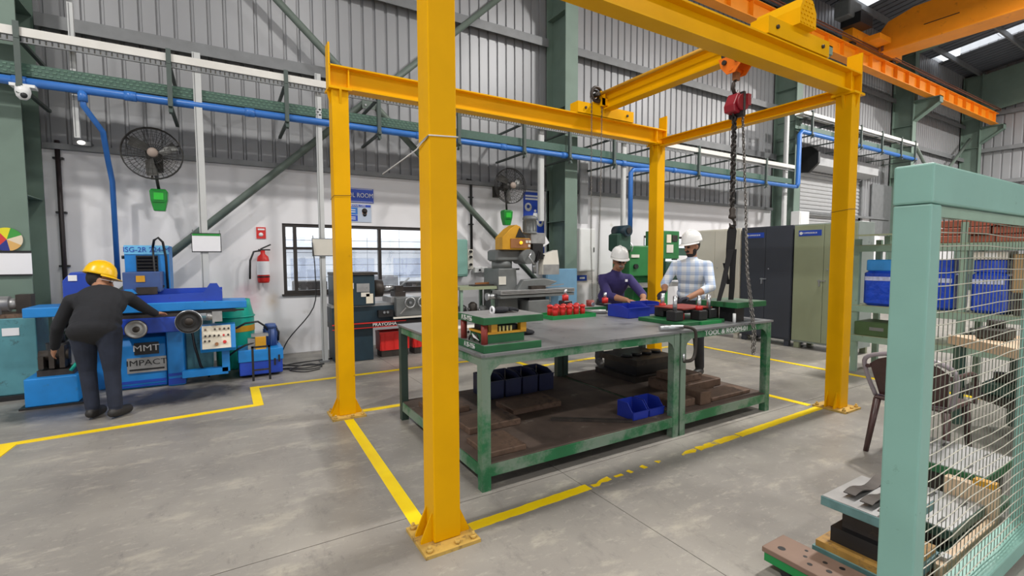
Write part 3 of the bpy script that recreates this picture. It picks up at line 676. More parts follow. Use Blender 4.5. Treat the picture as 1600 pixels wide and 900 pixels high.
# signs
t = thing('sign', 'blue TOOL ROOM sign above the window', 'sign', (1.9, 8.08, 2.4)); MB().box(1.63, 2.18, 8.08, WY, 2.4, 2.63).build('plate', 'signblue', t); text('lettering', 'TOOL ROOM', .105, 'white', t, (1.905, 8.078, 2.515), xs=.85)
for a in ((1.645, 2.165, 2.41, 2.416), (1.645, 2.165, 2.614, 2.62)): MB().box(a[0], a[1], 8.076, 8.08, a[2], a[3]).build('border', 'white', t)
t = thing('poster', 'safety poster with masked face below the TOOL ROOM sign', 'poster', (1.95, 8.09, 2.08)); MB().box(1.68, 2.14, 8.088, WY, 2.08, 2.37).build('sheet', mat('poster_grey', (180, 192, 210), .6, var=.02), t)
MB().box(1.69, 2.13, 8.085, 8.088, 2.325, 2.365).build('header', 'signblue', t); text('heading', 'PERSONAL CARE', .036, 'white', t, (1.91, 8.083, 2.345))
MB().box(1.69, 1.915, 8.085, 8.088, 2.095, 2.19).build('panel', 'signblue', t); MB().box(1.69, 1.915, 8.085, 8.088, 2.2, 2.315).build('panel', 'pipeblue', t)
for z in (2.12, 2.15, 2.235, 2.27): MB().box(1.71, 1.88, 8.083, 8.085, z, z+.012).build('text_line', 'white', t)
MB().lathe([(0, -.002), (.04, -.002), (.04, 0)], (2.03, 8.087, 2.23), 'y', 14).build('face', 'skinlight', t); MB().lathe([(0, -.003), (.032, -.003), (.032, 0)], (2.03, 8.087, 2.205), 'y', 12).build('mask', 'black', t); MB().lathe([(0, -.003), (.045, -.003), (.045, 0)], (2.03, 8.087, 2.265), 'y', 12).build('hair', 'hair', t)
t = thing('poster', 'blue safety poster with white pictograms behind the grey milling machine', 'poster', (5.4, 8.09, 1.6)); MB().box(5.16, 5.66, 8.085, WY, 1.55, 2.8).build('sheet', 'signblue', t)
for z in (2.72, 2.66): MB().box(5.2, 5.62, 8.082, 8.085, z-.015, z+.02).build('text_line', 'white', t)
for (x, z) in ((5.27, 2.5), (5.28, 2.17), (5.56, 2.2)):
    MB().lathe([(0, -.003), (.085, -.003), (.085, 0)], (x, 8.085, z), 'y', 18).build('pictogram', 'white', t); MB().lathe([(0, -.006), (.04, -.006), (.04, 0)], (x, 8.085, z+.01), 'y', 8).build('symbol', 'signblue', t)
mb = MB().lathe([(0, -.003), (.03, -.003), (.03, 0)], (5.44, 8.085, 2.43), 'y', 12)
mb.prism([(5.40, 2.39), (5.48, 2.39), (5.53, 2.25), (5.51, 2.24), (5.47, 2.33), (5.48, 2.1), (5.45, 2.1), (5.44, 2.22), (5.43, 2.1), (5.40, 2.1), (5.41, 2.33), (5.37, 2.24), (5.35, 2.25)], 'y', 8.082, 8.085); mb.build('figure', 'white', t)
MB().box(5.72, 5.76, 8.06, WY, 1.5, 2.85).build('strip', 'ductgrey', t)
t = thing('sign', 'small red fire sign above extinguisher', 'sign', (.49, 8.09, 1.79)); MB().box(.43, .555, 8.085, WY, 1.78, 1.95).build('plate', 'red', t); MB().lathe([(.0, -.003), (.03, -.003), (.03, 0)], (.49, 8.085, 1.84), 'y', 12).build('symbol', 'white', t); MB().box(.45, .54, 8.082, 8.085, 1.905, 1.93).build('text_line', 'white', t)
t = thing('fire_extinguisher', 'red fire extinguisher with white label hanging on white wall', 'extinguisher', (.5, 8.0, 1.12))
MB().lathe([(0, 1.12), (.07, 1.12), (.082, 1.15), (.082, 1.46), (.07, 1.51), (.03, 1.55), (.03, 1.6), (0, 1.6)], (.5, 8.0, 0), n=18).build('cylinder', 'red', t)
MB().lathe([(.084, 1.24), (.084, 1.44)], (.5, 8.0, 0), n=18).build('label', 'paper', t); MB().lathe([(.085, 1.2), (.085, 1.22)], (.5, 8.0, 0), n=18).build('band', 'black', t)
MB().box(.44, .6, 7.985, 8.015, 1.6, 1.62).bar((.47, 8.0, 1.62), (.61, 8.0, 1.69), .02).build('handle', 'black', t)
MB().tube([(.47, 8.0, 1.6), (.38, 7.98, 1.58), (.33, 7.97, 1.45), (.32, 7.97, 1.18)], .014, 8).build('hose', 'black', t); MB().box(.47, .53, 8.05, WY, 1.4, 1.5).build('hook', 'black', t)

# CCTV camera on the pipe at the left column
t = thing('security_camera', 'white dome security camera under blue pipe on left column', 'camera', (-1.76, 7.12, 3.25)); MB().box(-1.86, -1.66, 7.08, 7.2, 3.3, 3.33).build('mount', 'white', t); MB().lathe([(0, 3.3), (.06, 3.3), (.065, 3.25), (.055, 3.2), (.03, 3.17), (0, 3.165)], (-1.76, 7.1, 0), n=18).build('dome', 'white', t); MB().ball((-1.745, 7.06, 3.205), .03).build('lens', 'black', t)
# small lit lamp under the girt
t = thing('lamp', 'small glowing bulkhead lamp under the girt left of blue pipe', 'lamp', (-1.47, 8.0, 2.9)); MB().box(-1.55, -1.38, 7.96, WY, 2.9, 2.95).build('bracket', 'girt', t); MB().ball((-1.47, 7.94, 2.93), (.04, .03, .025)).build('bulb', 'lampglow', t)

# fans with green boxes under them
def fan(x, z, lab, boxlab):
    y = 7.55; t = thing('wall_fan', lab, 'fan', (x, 8.05, z-.1), 'black wall fans')
    MB().box(x-.06, x+.06, 8.03, WY, z-.15, z+.12).cyl((x, 8.05, z), (x, 7.72, z), .03, 10).build('wall_arm', 'fandark', t)
    MB().lathe([(0, 7.8), (.07, 7.79), (.09, 7.72), (.085, 7.62), (.03, 7.6), (0, 7.6)], (x, 0, z), 'y', 16).build('motor', 'fandark', t)
    cage = MB()
    R = .315
    for rr, yy in ((R, 7.55), (R, 7.5), (.26, 7.455), (.2, 7.44), (.14, 7.43), (.26, 7.62), (.2, 7.65), (.14, 7.66)): cage.torus((x, yy, z), rr, .007 if rr == R else .0022, 'y', 28, 5)
    for k in range(36):
        a = 2*PI*k/36; c_, s_ = math.cos(a), math.sin(a)
        cage.tube([(x+.06*c_, 7.43, z+.06*s_), (x+.2*c_, 7.44, z+.2*s_), (x+R*c_, 7.5, z+R*s_), (x+R*c_, 7.56, z+R*s_), (x+.2*c_, 7.65, z+.2*s_), (x+.07*c_, 7.67, z+.07*s_)], .0022, 4)
    stuff(cage.build('cage', 'fandark', t))
    for k in range(3):
        a = 2*PI*k/3+.45; c_, s_ = math.cos(a), math.sin(a)
        MB().bar((x+.06*c_, 7.69, z+.06*s_), (x+R*c_, 7.57, z+R*s_), .018).build('cage_arm', 'fandark', t)
        p = [Vector((x+.05*c_, 7.56, z+.05*s_)), Vector((x+.26*c_-.07*s_, 7.58, z+.26*s_+.07*c_)), Vector((x+.28*c_+.05*s_, 7.54, z+.28*s_-.05*c_)), Vector((x+.1*c_+.07*s_, 7.52, z+.1*s_-.07*c_))]
        MB().add(p+[q+Vector((0, .006, 0)) for q in p], [(0, 1, 2, 3), (7, 6, 5, 4), (0, 4, 5, 1), (1, 5, 6, 2), (2, 6, 7, 3), (3, 7, 4, 0)]).build('blade', M['fanblade'], t)
    MB().lathe([(0, 7.43), (.055, 7.43), (.06, 7.45), (.05, 7.47), (0, 7.47)], (x+.01, 0, z), 'y', 16).build('badge', M['fanbadge'], t)
    MB().tube([(x, 7.75, z-.03), (x+.01, 7.7, z-.25), (x+.03, 7.72, z-.42)], .018, 8).build('cable_stem', 'black', t)
    b = thing('plastic_box', boxlab, 'box', (x+.03, 7.72, z-.69), 'green boxes under the fans'); c0 = (x+.03, 7.72)
    def ring(zz, k, q): return [(c0[0]-k, c0[1]-q, zz), (c0[0]+k, c0[1]-q, zz), (c0[0]+k, c0[1]+q, zz), (c0[0]-k, c0[1]+q, zz)]
    vs = ring(z-.42, .075, .06)+ring(z-.45, .095, .075)+ring(z-.56, .088, .07)+ring(z-.70, .06, .05)
    fs = [(3, 2, 1, 0), (12, 13, 14, 15)]+[(r*4+i, r*4+(i+1) % 4, r*4+4+(i+1) % 4, r*4+4+i) for r in range(3) for i in range(4)]
    MB().add(vs, fs).build('body', 'green_plastic', b, bevel=.008); MB().box(x-.02, x+.08, 7.642, 7.65, z-.56, z-.47).build('panel', M['lime'], b); MB().box(x-.03, x+.09, 7.64, 7.7, z-.585, z-.575).build('rim', 'green_plastic', b)
M['fanbadge'] = mat('fan_badge', (150, 135, 125), .5, var=.1); M['fanblade'] = mat('fan_blade', (88, 88, 86), .4, metal=.4, var=.08); M['lime'] = mat('lime_plastic', (40, 190, 50), .4, var=.15)
fan(-.72, 2.80, 'black wall fan above the blue surface grinder', 'green plastic box under the fan above the surface grinder')
fan(4.52, 2.79, 'black wall fan above the grey milling machine', 'green plastic box under the fan above the milling machine')
# left column paper and colour wheel
t = thing('paper_sheet', 'white paper sheet taped to the left green column', 'paper', (-2.05, 7.43, 1.3)); MB().box(-2.42, -1.86, 7.425, 7.435, 1.31, 1.55).build('sheet', 'paper', t); MB().box(-2.42, -1.86, 7.42, 7.436, 1.55, 1.575).build('top_strip', 'black', t); MB().box(-2.42, -1.86, 7.42, 7.436, 1.295, 1.312).build('bottom_strip', 'black', t)
t = thing('colour_wheel', 'round multicolour wheel poster on the left green column', 'poster', (-2.05, 7.44, 1.57))
for k, c_ in enumerate(((205, 60, 50), (205, 60, 60), (225, 215, 40), (60, 150, 60), (220, 205, 180), (215, 170, 100), (40, 50, 130))):
    a0, a1 = 2*PI*k/7+2.3, 2*PI*(k+1)/7+2.3; a0, a1 = 2*PI-a0, 2*PI-a1; cx, cz = -2.05, 1.70
    ps = [(cx, cz)]+[(cx+.13*math.cos(a0+(a1-a0)*j/5), cz+.13*math.sin(a0+(a1-a0)*j/5)) for j in range(6)]
    MB().prism(ps, 'y', 7.425, 7.435).build('sector', mat('wheel_colour_%d' % k, c_, .6, var=.03), t)

# ================================================================== GANTRY
CX = {'A': (.943, 2.285), 'B': (.943, 4.6), 'C': (5.09, 2.29), 'D': (5.09, 4.6)}
g = thing('gantry', 'yellow steel gantry frame bolted to floor around the work table', 'gantry', (3.0, 3.45, 0))
CH = .073
for k, (x, y) in CX.items():
    c = MB().box(x-CH, x+CH, y-CH, y+CH, .018, 2.98).build('column', 'yellow', g, bevel=.006)
    MB().box(x-.15, x+.15, y-.155, y+.145, 0, .018).build('base_plate', 'plateyellow', c)
    for sx in (-1, 1):
        for sy in (-.04, .04):
            MB().prism([(x+sx*CH, .018), (x+sx*.135, .018), (x+sx*.135, .03), (x+sx*CH, .17)], 'y', y+sy-.005, y+sy+.005).build('gusset', 'yellow', c)
        for sy in (-.125, .115):
            MB().cyl((x+sx*.12, y+sy, .018), (x+sx*.12, y+sy, .036), .017, 6).cyl((x+sx*.12, y+sy, .03), (x+sx*.12, y+sy, .05), .009, 8).build('anchor_bolt', 'plateyellow', c)
    MB().cyl((x+.03, y-.125, .018), (x+.03, y-.125, .034), .015, 6).build('anchor_bolt', 'plateyellow', c)
    MB().box(x-.1, x+.1, y-.1, y+.1, 2.98, 3.0).build('cap_plate', 'yellow', c)
    MB().prism([(x-CH-.001, 2.98), (x-CH-.03, 2.98), (x-CH-.001, 2.86)], 'y', y-.01, y+.01).build('cap_gusset', 'yellow', c)
    MB().prism([(y-CH-.001, 2.98), (y-CH-.03, 2.98), (y-CH-.001, 2.86)], 'x', x-.01, x+.01).build('cap_gusset', 'yellow', c)
for y in (2.29, 4.6):
    b = MB().ibeam('x', .86, 5.19, y, 3.1, .2, .13, .01, .014).build('runway_beam', 'yellow', g)
    for xx in (.85, 5.19): MB().box(xx, xx+.014, y-.065, y+.065, 3.0, 3.385).build('end_stop', 'yellow', b)
    for xx in (1.02, 5.02): MB().box(xx, xx+.01, y-.055, y+.055, 3.014, 3.186).build('web_stiffener', 'yellow', b)
# tie between right columns, a channel with its open side to the left
MB().prism([(5.03, 2.96), (5.14, 2.96), (5.14, 2.972), (5.102, 2.972), (5.102, 3.048), (5.14, 3.048), (5.14, 3.06), (5.03, 3.06), (5.03, 3.048), (5.092, 3.048), (5.092, 2.972), (5.03, 2.972)][::-1], 'y', 2.363, 4.527).build('tie_beam', 'yellow', g)
# strings tied round the columns
for k, z, lab in (('A', 2.075, 'white string tied round the nearest yellow column'), ('B', 2.05, 'thin string tied round the left rear yellow column'), ('C', 1.93, 'thin wire tied round the right yellow column')):
    x, y = CX[k]; q = CH+.005
    pts = [(x-q, y-q, z-.01), (x+q, y-q, z), (x+q, y+q, z+.005), (x-q, y+q, z-.03), (x-q, y-q, z-.012)]
    if k == 'A': pts += [(x-q-.004, y+.0, z-.03), (x-q-.004, y+q, z-.05), (.87, 3.0, 2.0)]
    mb = MB().tube(pts, .0035 if k == 'A' else .002, 5)
    tag(mb.build('string', 'white' if k == 'A' else 'darkchain'), lab, 'string')

# travelling bridge on the gantry
BX = 4.11
br = thing('gantry_bridge', 'yellow travelling bridge beam with end trucks on top of gantry', 'bridge', (BX, 3.45, 3.2))
MB().ibeam('y', 2.34, 4.62, BX, 3.40, .22, .13, .01, .014).build('beam', 'yellow', br)
for y in (2.29, 4.6):
    e = MB().box(BX-.44, BX+.44, y-.075, y-.06, 3.205, 3.335).box(BX-.44, BX+.44, y+.06, y+.075, 3.205, 3.335).box(BX-.44, BX+.44, y-.06, y+.06, 3.31, 3.335).box(BX-.455, BX-.44, y-.075, y+.075, 3.205, 3.335).box(BX+.44, BX+.455, y-.075, y+.075, 3.205, 3.335).build('end_truck', 'yellow', br)
    for sx in (-.34, .34):
        MB().cyl((BX+sx, y-.05, 3.257), (BX+sx, y+.05, 3.257), .056, 16).build('wheel', 'darksteel', e); MB().cyl((BX+sx, y-.09, 3.27), (BX+sx, y-.075, 3.27), .016, 6).build('axle_bolt', 'darksteel', e)
MB().box(BX-.1, BX+.1, 4.5, 4.7, 3.335, 3.42).build('rear_seat', 'yellow', br)
sp = [(BX-.12, 3.335), (BX+.12, 3.335), (BX+.12, 3.46), (BX+.06, 3.55), (BX-.07, 3.55), (BX-.12, 3.46)]
cv = MB().prism(sp, 'y', 2.16, 2.55).build('end_cover', 'yellow', br)
for r in range(6):
    for k in range(5):
        px_, pz_ = BX-.1+k*.046+(r % 2)*.02, 3.35+r*.034
        if abs(px_-BX) > .1 or (pz_ > 3.46 and abs(px_-BX) > .075): continue
        MB().prism([(px_-.017, pz_), (px_, pz_-.009), (px_+.017, pz_), (px_, pz_+.009)], 'y', 2.154, 2.161).build('tread_lozenge', 'yellow', cv)
MB().cyl((BX-.13, 2.5, 3.455), (BX-.13, 4.62, 3.455), .018, 12).build('drive_shaft', 'ochre', br)
MB().torus((BX-.17, 4.52, 3.45), .085, .018, 'y', 20, 8).torus((BX-.17, 4.55, 3.45), .055, .015, 'y', 16, 8).cyl((BX-.17, 4.48, 3.45), (BX-.17, 4.62, 3.45), .025, 10).build('hand_wheel', 'darksteel', br)
MB().prism([(BX-.12, 3.32), (BX-.05, 3.32), (BX-.05, 3.47), (BX-.12, 3.5)], 'y', 4.5, 4.58).build('bearing_block', 'yellow', br)
mb = MB(); chain_mb(mb, [(BX-.25, 4.52, 3.44), (BX-.245, 4.52, 1.6), (BX-.21, 4.52, .86), (BX-.18, 4.52, .84), (BX-.14, 4.52, 1.0), (BX-.095, 4.52, 2.4), (BX-.085, 4.52, 3.45)], .035, .0035, .018)
stuff(mb.build('hand_chain', 'chain', br))
# chain hoist
HY = 2.78; HX = BX-.01
h = thing('chain_hoist', 'red chain hoist with orange trolley hanging from the bridge', 'hoist', (HX, HY, 2.8))
tr = MB().prism([(HY-.13, 3.31), (HY+.13, 3.31), (HY+.1, 3.22), (HY+.04, 3.15), (HY-.04, 3.15), (HY-.1, 3.22)], 'x', HX-.085, HX-.075).prism([(HY-.13, 3.31), (HY+.13, 3.31), (HY+.1, 3.22), (HY+.04, 3.15), (HY-.04, 3.15), (HY-.1, 3.22)], 'x', HX+.075, HX+.085).cyl((HX-.09, HY, 3.19), (HX+.09, HY, 3.19), .02, 10).build('trolley', 'brightorange', h)
for sx in (-.055, .055):
    for sy in (-.08, .08): MB().cyl((HX+sx-.018, HY+sy, 3.34-.005), (HX+sx+.018, HY+sy, 3.335), .03, 12).build('wheel', 'darksteel', tr)
for sy in (-.06, .06): MB().cyl((HX-.105, HY+sy, 3.26), (HX-.085, HY+sy, 3.26), .022, 10).build('axle', 'darksteel', tr)
MB().box(HX-.03, HX+.03, HY-.02, HY+.02, 3.1, 3.17).build('yoke', 'copper', h)
MB().tube([(HX, HY, 3.1), (HX-.035, HY, 3.07), (HX-.045, HY, 3.02), (HX-.02, HY, 2.985), (HX+.02, HY, 2.985), (HX+.04, HY, 3.02)], [.014, .016, .018, .017, .014, .008], 8).build('top_hook', 'darksteel', h)
bd = MB().prism([(HX-.09, 2.80), (HX-.10, 2.86), (HX-.04, 2.97), (HX+.04, 2.99), (HX+.09, 2.95), (HX+.09, 2.84), (HX+.05, 2.79)], 'y', HY-.055, HY+.055).build('body', 'hoistred', h, bevel=.01)
MB().cyl((HX+.0, HY-.055, 2.885), (HX, HY-.085, 2.885), .075, 18).build('wheel_cover', 'hoistred', bd); MB().box(HX-.012, HX+.018, HY-.09, HY+.06, 2.76, 2.98).build('strap', 'black', bd); MB().box(HX+.05, HX+.1, HY-.09, HY-.05, 2.87, 2.97).build('side_cover', M['pinkred'] if 'pinkred' in M else 'hoistred', bd)
mb = MB(); chain_mb(mb, [(HX-.022, HY, 2.8), (HX-.022, HY, 1.93)], .058, .0085, .036); chain_mb(mb, [(HX+.018, HY+.015, 2.8), (HX+.018, HY+.015, 1.93)], .058, .0085, .036); stuff(mb.build('load_chain', 'darkchain', h))
MB().lathe([(0, 1.95), (.02, 1.94), (.03, 1.92), (.024, 1.88), (.034, 1.86), (.034, 1.84), (.012, 1.83), (0, 1.83)], (HX-.005, HY, 0), n=12).build('hook_block', 'darksteel', h)
MB().tube([(HX-.005, HY, 1.84), (HX+.03, HY, 1.81), (HX+.035, HY, 1.775), (HX+.005, HY, 1.75), (HX-.03, HY, 1.765), (HX-.045, HY, 1.79)], [.012, .014, .015, .015, .012, .006], 8).build('lower_hook', 'darksteel', h)
mb = MB(); chain_mb(mb, [(HX+.075, HY-.02, 2.9), (HX+.1, HY-.06, 2.0), (HX+.055, HY-.12, 1.35), (HX-.03, HY-.25, .8), (HX-.03, HY-.25, .62), (HX-.015, HY-.25, .60), (HX-.0, HY-.25, .62), (HX+.005, HY-.25, .8), (HX+.1, HY-.1, 1.35), (HX+.13, HY-.04, 2.0), (HX+.1, HY, 2.9)], .04, .0045, .021); stuff(mb.build('hand_chain', 'chain', h))
# sling
sl = thing('lifting_sling', 'black webbing sling hanging from the hoist hook', 'sling', (HX, HY, 1.06))
def strap(mb, pts, wd, th):
    vs = []; fs = []
    for i, p in enumerate(pts):
        p = Vector(p); vs += [p+Vector((a*wd[i]/2*.86, -a*wd[i]/2*.5, 0))+Vector((b*th*.5, b*th*.86, 0)) for a, b in ((-1, -.5), (1, -.5), (1, .5), (-1, .5))]
    for i in range(len(pts)-1):
        for j in range(4): fs.append((i*4+j, i*4+(j+1) % 4, i*4+4+(j+1) % 4, i*4+4+j))
    fs += [(3, 2, 1, 0), tuple(range(len(vs)-4, len(vs)))]
    return mb.add(vs, fs)
strap(MB(), [(HX, HY, 1.78), (HX-.005, HY, 1.72), (HX-.02, HY, 1.55), (HX-.035, HY, 1.4)], [.04, .085, .08, .06], .012).build('eye_loop', 'sling', sl)
strap(MB(), [(HX-.035, HY-.01, 1.55), (HX-.10, HY-.02, 1.38), (HX-.155, HY-.03, 1.24), (HX-.235, HY-.04, 1.075)], [.06, .042, .045, .035], .012).build('leg', 'sling', sl)
strap(MB(), [(HX+.0, HY-.015, 1.55), (HX-.012, HY-.02, 1.35), (HX-.015, HY-.02, 1.2), (HX-.025, HY-.02, 1.075)], [.06, .05, .05, .045], .012).build('leg', 'sling', sl)
strap(MB(), [(HX-.085, HY+.015, 1.42), (HX-.05, HY+.015, 1.32), (HX-.02, HY+.015, 1.22)], [.03, .025, .03], .01).build('leg', 'sling', sl)

# ================================================================== OVERHEAD CRANE
cr = thing('crane_rail', 'orange overhead crane runway beam along the back wall', 'crane rail', (16, 7.0, 7.05))
MB().ibeam('x', -8, 28.1, 7.0, 7.27, .43, .24, .014, .02).build('beam', 'orange', cr)
for k in range(36): 
    x = -2+k*.85
    if x < 28: MB().box(x, x+.01, 6.89, 6.99, 7.07, 7.46).build('stiffener', 'orange', cr)
MB().box(-8, 28.1, 6.965, 7.035, 7.485, 7.55).build('rail', 'rust', cr)
mb = MB(); mb.box(-8, 28.0, 6.80, 6.83, 7.55, 7.57); mb.box(-8, 28, 6.80, 6.83, 7.62, 7.635); mb.build('conductor_bar', 'rust', cr)
cb = thing('crane_bridge', 'orange overhead crane girder crossing the hall', 'crane', (17, 4, 7.7))
gz0, gz1 = 7.62, 8.45
gm = MB().prism([(6.85, gz0-.05), (6.85, gz0+.4), (6.6, gz1-.12), (6.0, gz1+.05), (-8.9, gz1+.05), (-8.9, gz0-.12), (6.7, gz0-.12)][::-1], 'x', 16.85, 17.4).build('girder', 'orange', cb)
MB().box(16.75, 17.5, -8.9, 6.7, gz0-.16, gz0-.121).build('lower_flange', 'orange', gm)
MB().box(16.84, 16.85, 5.0, 5.75, gz0+.28, gz0+.30).build('drain_slot', 'black', gm)
et = MB().box(15.4, 18.6, 6.87, 7.14, gz0+.02, gz0+.32).build('end_truck', 'orange', cb)
for x in (15.7, 18.3): MB().cyl((x, 6.95, gz0+.06), (x, 7.05, gz0+.06), .13, 16).build('wheel', 'darksteel', et)
MB().box(16.0, 16.7, 6.45, 6.9, gz0+.02, gz0+.16).build('walkway', 'orange', cb); MB().box(15.2, 15.9, 6.6, 7.1, gz0+.32, gz0+.62).build('buffer_box', 'black', cb); MB().cbox(14.9, 15.6, 6.75, 7.15, gz0+.5, gz0+.95, .03).build('drive_motor', 'millgrey', cb); MB().bar((16.8, 6.7, gz0+.3), (16.8, 6.7, gz0-.2), .05).build('sweep_bar', 'rust', cb)

# ================================================================== WORK TABLES
def table(x0, x1, y0, y1, lab, legs_front=(True, True)):
    t = thing('work_table', lab, 'table', ((x0+x1)/2, (y0+y1)/2, 0), 'green work tables'); L = .062
    MB().box(x0-.01, x1+.01, y0-.015, y1+.01, .86, .877).build('top_plate', 'steeltop', t)
    for (x, sx) in ((x0, 1), (x1, -1)):
        for (y, sy) in ((y0, 1), (y1, -1)):
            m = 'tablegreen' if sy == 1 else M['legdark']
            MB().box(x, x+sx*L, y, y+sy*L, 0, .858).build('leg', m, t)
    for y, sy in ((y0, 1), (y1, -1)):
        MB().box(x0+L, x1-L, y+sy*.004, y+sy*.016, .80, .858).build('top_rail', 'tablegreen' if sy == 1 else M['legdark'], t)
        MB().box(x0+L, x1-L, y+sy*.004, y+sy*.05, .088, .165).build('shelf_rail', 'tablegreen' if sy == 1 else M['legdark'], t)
    for x, sx in ((x0, 1), (x1, -1)):
        MB().box(x+sx*.004, x+sx*.016, y0+L, y1-L, .80, .858).build('top_rail', 'tablegreen', t); MB().box(x+sx*.004, x+sx*.05, y0+L, y1-L, .088, .165).build('shelf_rail', 'tablegreen', t)
    MB().box(x0+.012, x1-.012, y0+.012, y1-.012, .165, .172).build('shelf', 'shelftop', t)
    for x, sx in ((x0+L, 1), (x1-L, -1)):
        MB().prism([(x, .80), (x, .73), (x+sx*.02, .77), (x+sx*.07, .80)], 'y', y0+.004, y0+.012).build('corner_gusset', 'tablegreen', t)
    return t
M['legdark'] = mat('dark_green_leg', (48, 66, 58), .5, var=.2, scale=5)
t1 = table(1.34, 3.155, 2.585, 4.22, 'long green steel work table with bare grey top and lower shelf')
t2 = table(3.175, 4.45, 2.585, 4.22, 'short green steel work table with white TOOL ROOM lettering')
text('lettering', 'TOOL & ROOM-01', .062, 'white', t2, (3.78, 2.587, .828), xs=1.2)
for x in (1.95, 2.45): MB().box(x, x+.05, 2.62, 4.18, .815, .86).build('cross_bar', 'tablegreen', t1)
for k in range(2):
    p = .34+.0; MB().prism([(2.0+k*.55, .86), (2.25+k*.55, .86), (2.2+k*.55, .8), (2.12+k*.55, .77)], 'y', 2.9+k*.7, 2.93+k*.7).build('under_bracket', 'tablegreen', t1)

# ================================================================== SURFACE GRINDER (blue)
g = thing('surface_grinder', 'blue surface grinding machine with two black handwheels by the wall', 'machine', (-.7, 7.1, 0))
b = MB().prism([(6.80, 0), (6.76, .05), (6.76, .5), (6.82, .58), (7.6, .58), (7.6, 0)], 'x', -1.06, -.61).build('base', 'blue', g, bevel=.015)
MB().box(-1.05, -.62, 6.755, 6.762, .07, .10).box(-1.05, -.62, 6.755, 6.762, 0.03, .045).build('stripe', 'deepblue', b)
MB().box(-.9, -.675, 6.745, 6.76, .395, .53).build('badge_plate', 'black', b); text('badge', 'MMT', .1, 'white', b, (-.79, 6.743, .465), xs=1.15)
MB().box(-.97, -.61, 6.745, 6.76, .19, .36).build('name_plate', 'greysteel', b); text('name', 'IMPACT', .09, 'black', b, (-.79, 6.743, .30), xs=1.2); MB().box(-.95, -.63, 6.742, 6.746, .215, .235).build('name_line', 'black', b)
p2 = MB().cbox(-.6, -.43, 6.72, 7.4, 0, .68, .012).build('pedestal', 'blue', g); MB().box(-.598, -.432, 6.712, 6.72, .12, .15).build('stripe', 'deepblue', p2); MB().box(-.598, -.432, 6.712, 6.72, .02, .09).build('foot_band', 'deepblue', p2)
MB().box(-1.3, -1.06, 6.95, 7.55, 0, .95).build('rear_bed', 'blue', g, bevel=.01); MB().box(-.43, -.16, 6.95, 7.55, .1, .72).build('rear_cabinet', 'teal', g, bevel=.01)
MB().box(-1.0, -.42, 6.5, 6.9, .66, .83).build('cross_slide', 'deepblue', g, bevel=.01); MB().box(-1.06, -.43, 6.53, 7.4, .83, .862).build('way', 'darksteel', g)
MB().box(-1.1, .1, 6.66, 7.1, .84, .9).build('saddle', 'black', g)
MB().prism([(-1.75, .885), (.22, .885), (.22, .97), (-.25, .985), (-1.75, .985)], 'y', 6.6, 7.1).build('table', 'blue', g, bevel=.008)
MB().box(-.3, .19, 6.59, 6.6, .855, .875).prism([(.08, .845), (.16, .865), (.08, .885)], 'y', 6.58, 6.6).build('stop_bar', 'black', g)
MB().prism([(-1.15, .985), (-.03, .985), (-.03, 1.09), (-.08, 1.19), (-.15, 1.19), (-.22, 1.08), (-1.15, 1.07)], 'y', 6.64, 6.66).box(-.05, -.03, 6.66, 7.1, .985, 1.09).box(-1.15, -.03, 7.08, 7.1, .985, 1.12).build('splash_guard', 'deepblue', g)
MB().prism([(-1.45, .985), (-1.2, .985), (-1.2, 1.29), (-1.25, 1.34), (-1.38, 1.34), (-1.45, 1.25)], 'y', 6.66, 7.05).build('end_guard', 'deepblue', g, bevel=.01); MB().box(-1.4, -1.33, 6.652, 6.66, 1.25, 1.31).build('label', 'paper', g)
col = MB().box(-1.0, -.57, 7.15, 7.6, .58, 1.64).build('column', 'blue', g, bevel=.01)
MB().box(-.89, -.68, 7.14, 7.15, 1.05, 1.52).build('bellows_back', 'black', col)
for k in range(8): MB().prism([(7.14, 1.2+k*.04), (7.12, 1.22+k*.04), (7.14, 1.24+k*.04)], 'x', -.88, -.69).build('bellows_fold', 'black', col)
MB().box(-1.0, -.57, 7.142, 7.15, 1.535, 1.64).build('name_band', mat('pale_blue', (110, 190, 235), .5, var=.08), col); text('name', 'ISG-2R 224-M', .085, 'signblue', col, (-.785, 7.14, 1.587), xs=.92)
MB().cyl((-1.03, 7.2, 1.5), (-1.0, 7.2, 1.5), .02, 8).build('knob', 'black', col)
hd = MB().box(-.97, -.63, 6.75, 7.15, 1.1, 1.33).build('wheel_head', 'slateblue', g, bevel=.008); MB().box(-.85, -.77, 6.742, 6.75, 1.22, 1.29).build('badge', 'ochre', hd); MB().box(-.85, -.66, 6.72, 6.75, 1.08, 1.16).build('dirty_guard', 'darksteel', hd); MB().prism([(-.98, 1.09), (-.84, 1.09), (-.88, 1.14), (-.95, 1.14)], 'y', 6.7, 6.9).build('nozzle_guard', 'lightblue', hd); MB().cyl((-.8, 6.85, 1.08), (-.8, 6.95, 1.08), .1, 18).build('grinding_wheel', 'brownsteel', hd)
for x, z, r, m in ((-.83, .725, .095, 'greysteel'), (-.36, .775, .125, 'black')):
    wl = MB().lathe([(0, 6.42), (.025, 6.42), (.03, 6.40), (r*.5, 6.41), (r*.75, 6.42), (r*.85, 6.40), (r, 6.405), (r, 6.43), (r*.8, 6.44), (0, 6.44)], (x, 0, z), 'y', 26).build('handwheel', m, g)
    MB().cyl((x, 6.44, z), (x, 6.6, z), .022, 10).build('hub', 'darksteel', wl); MB().torus((x, 6.415, z), r, .008, 'y', 26, 6).build('rim', 'steel' if m == 'black' else 'darksteel', wl)
    MB().lathe([(0, 6.395), (r*.32, 6.395), (r*.36, 6.41)], (x, 0, z), 'y', 16).build('boss', 'darksteel', wl)
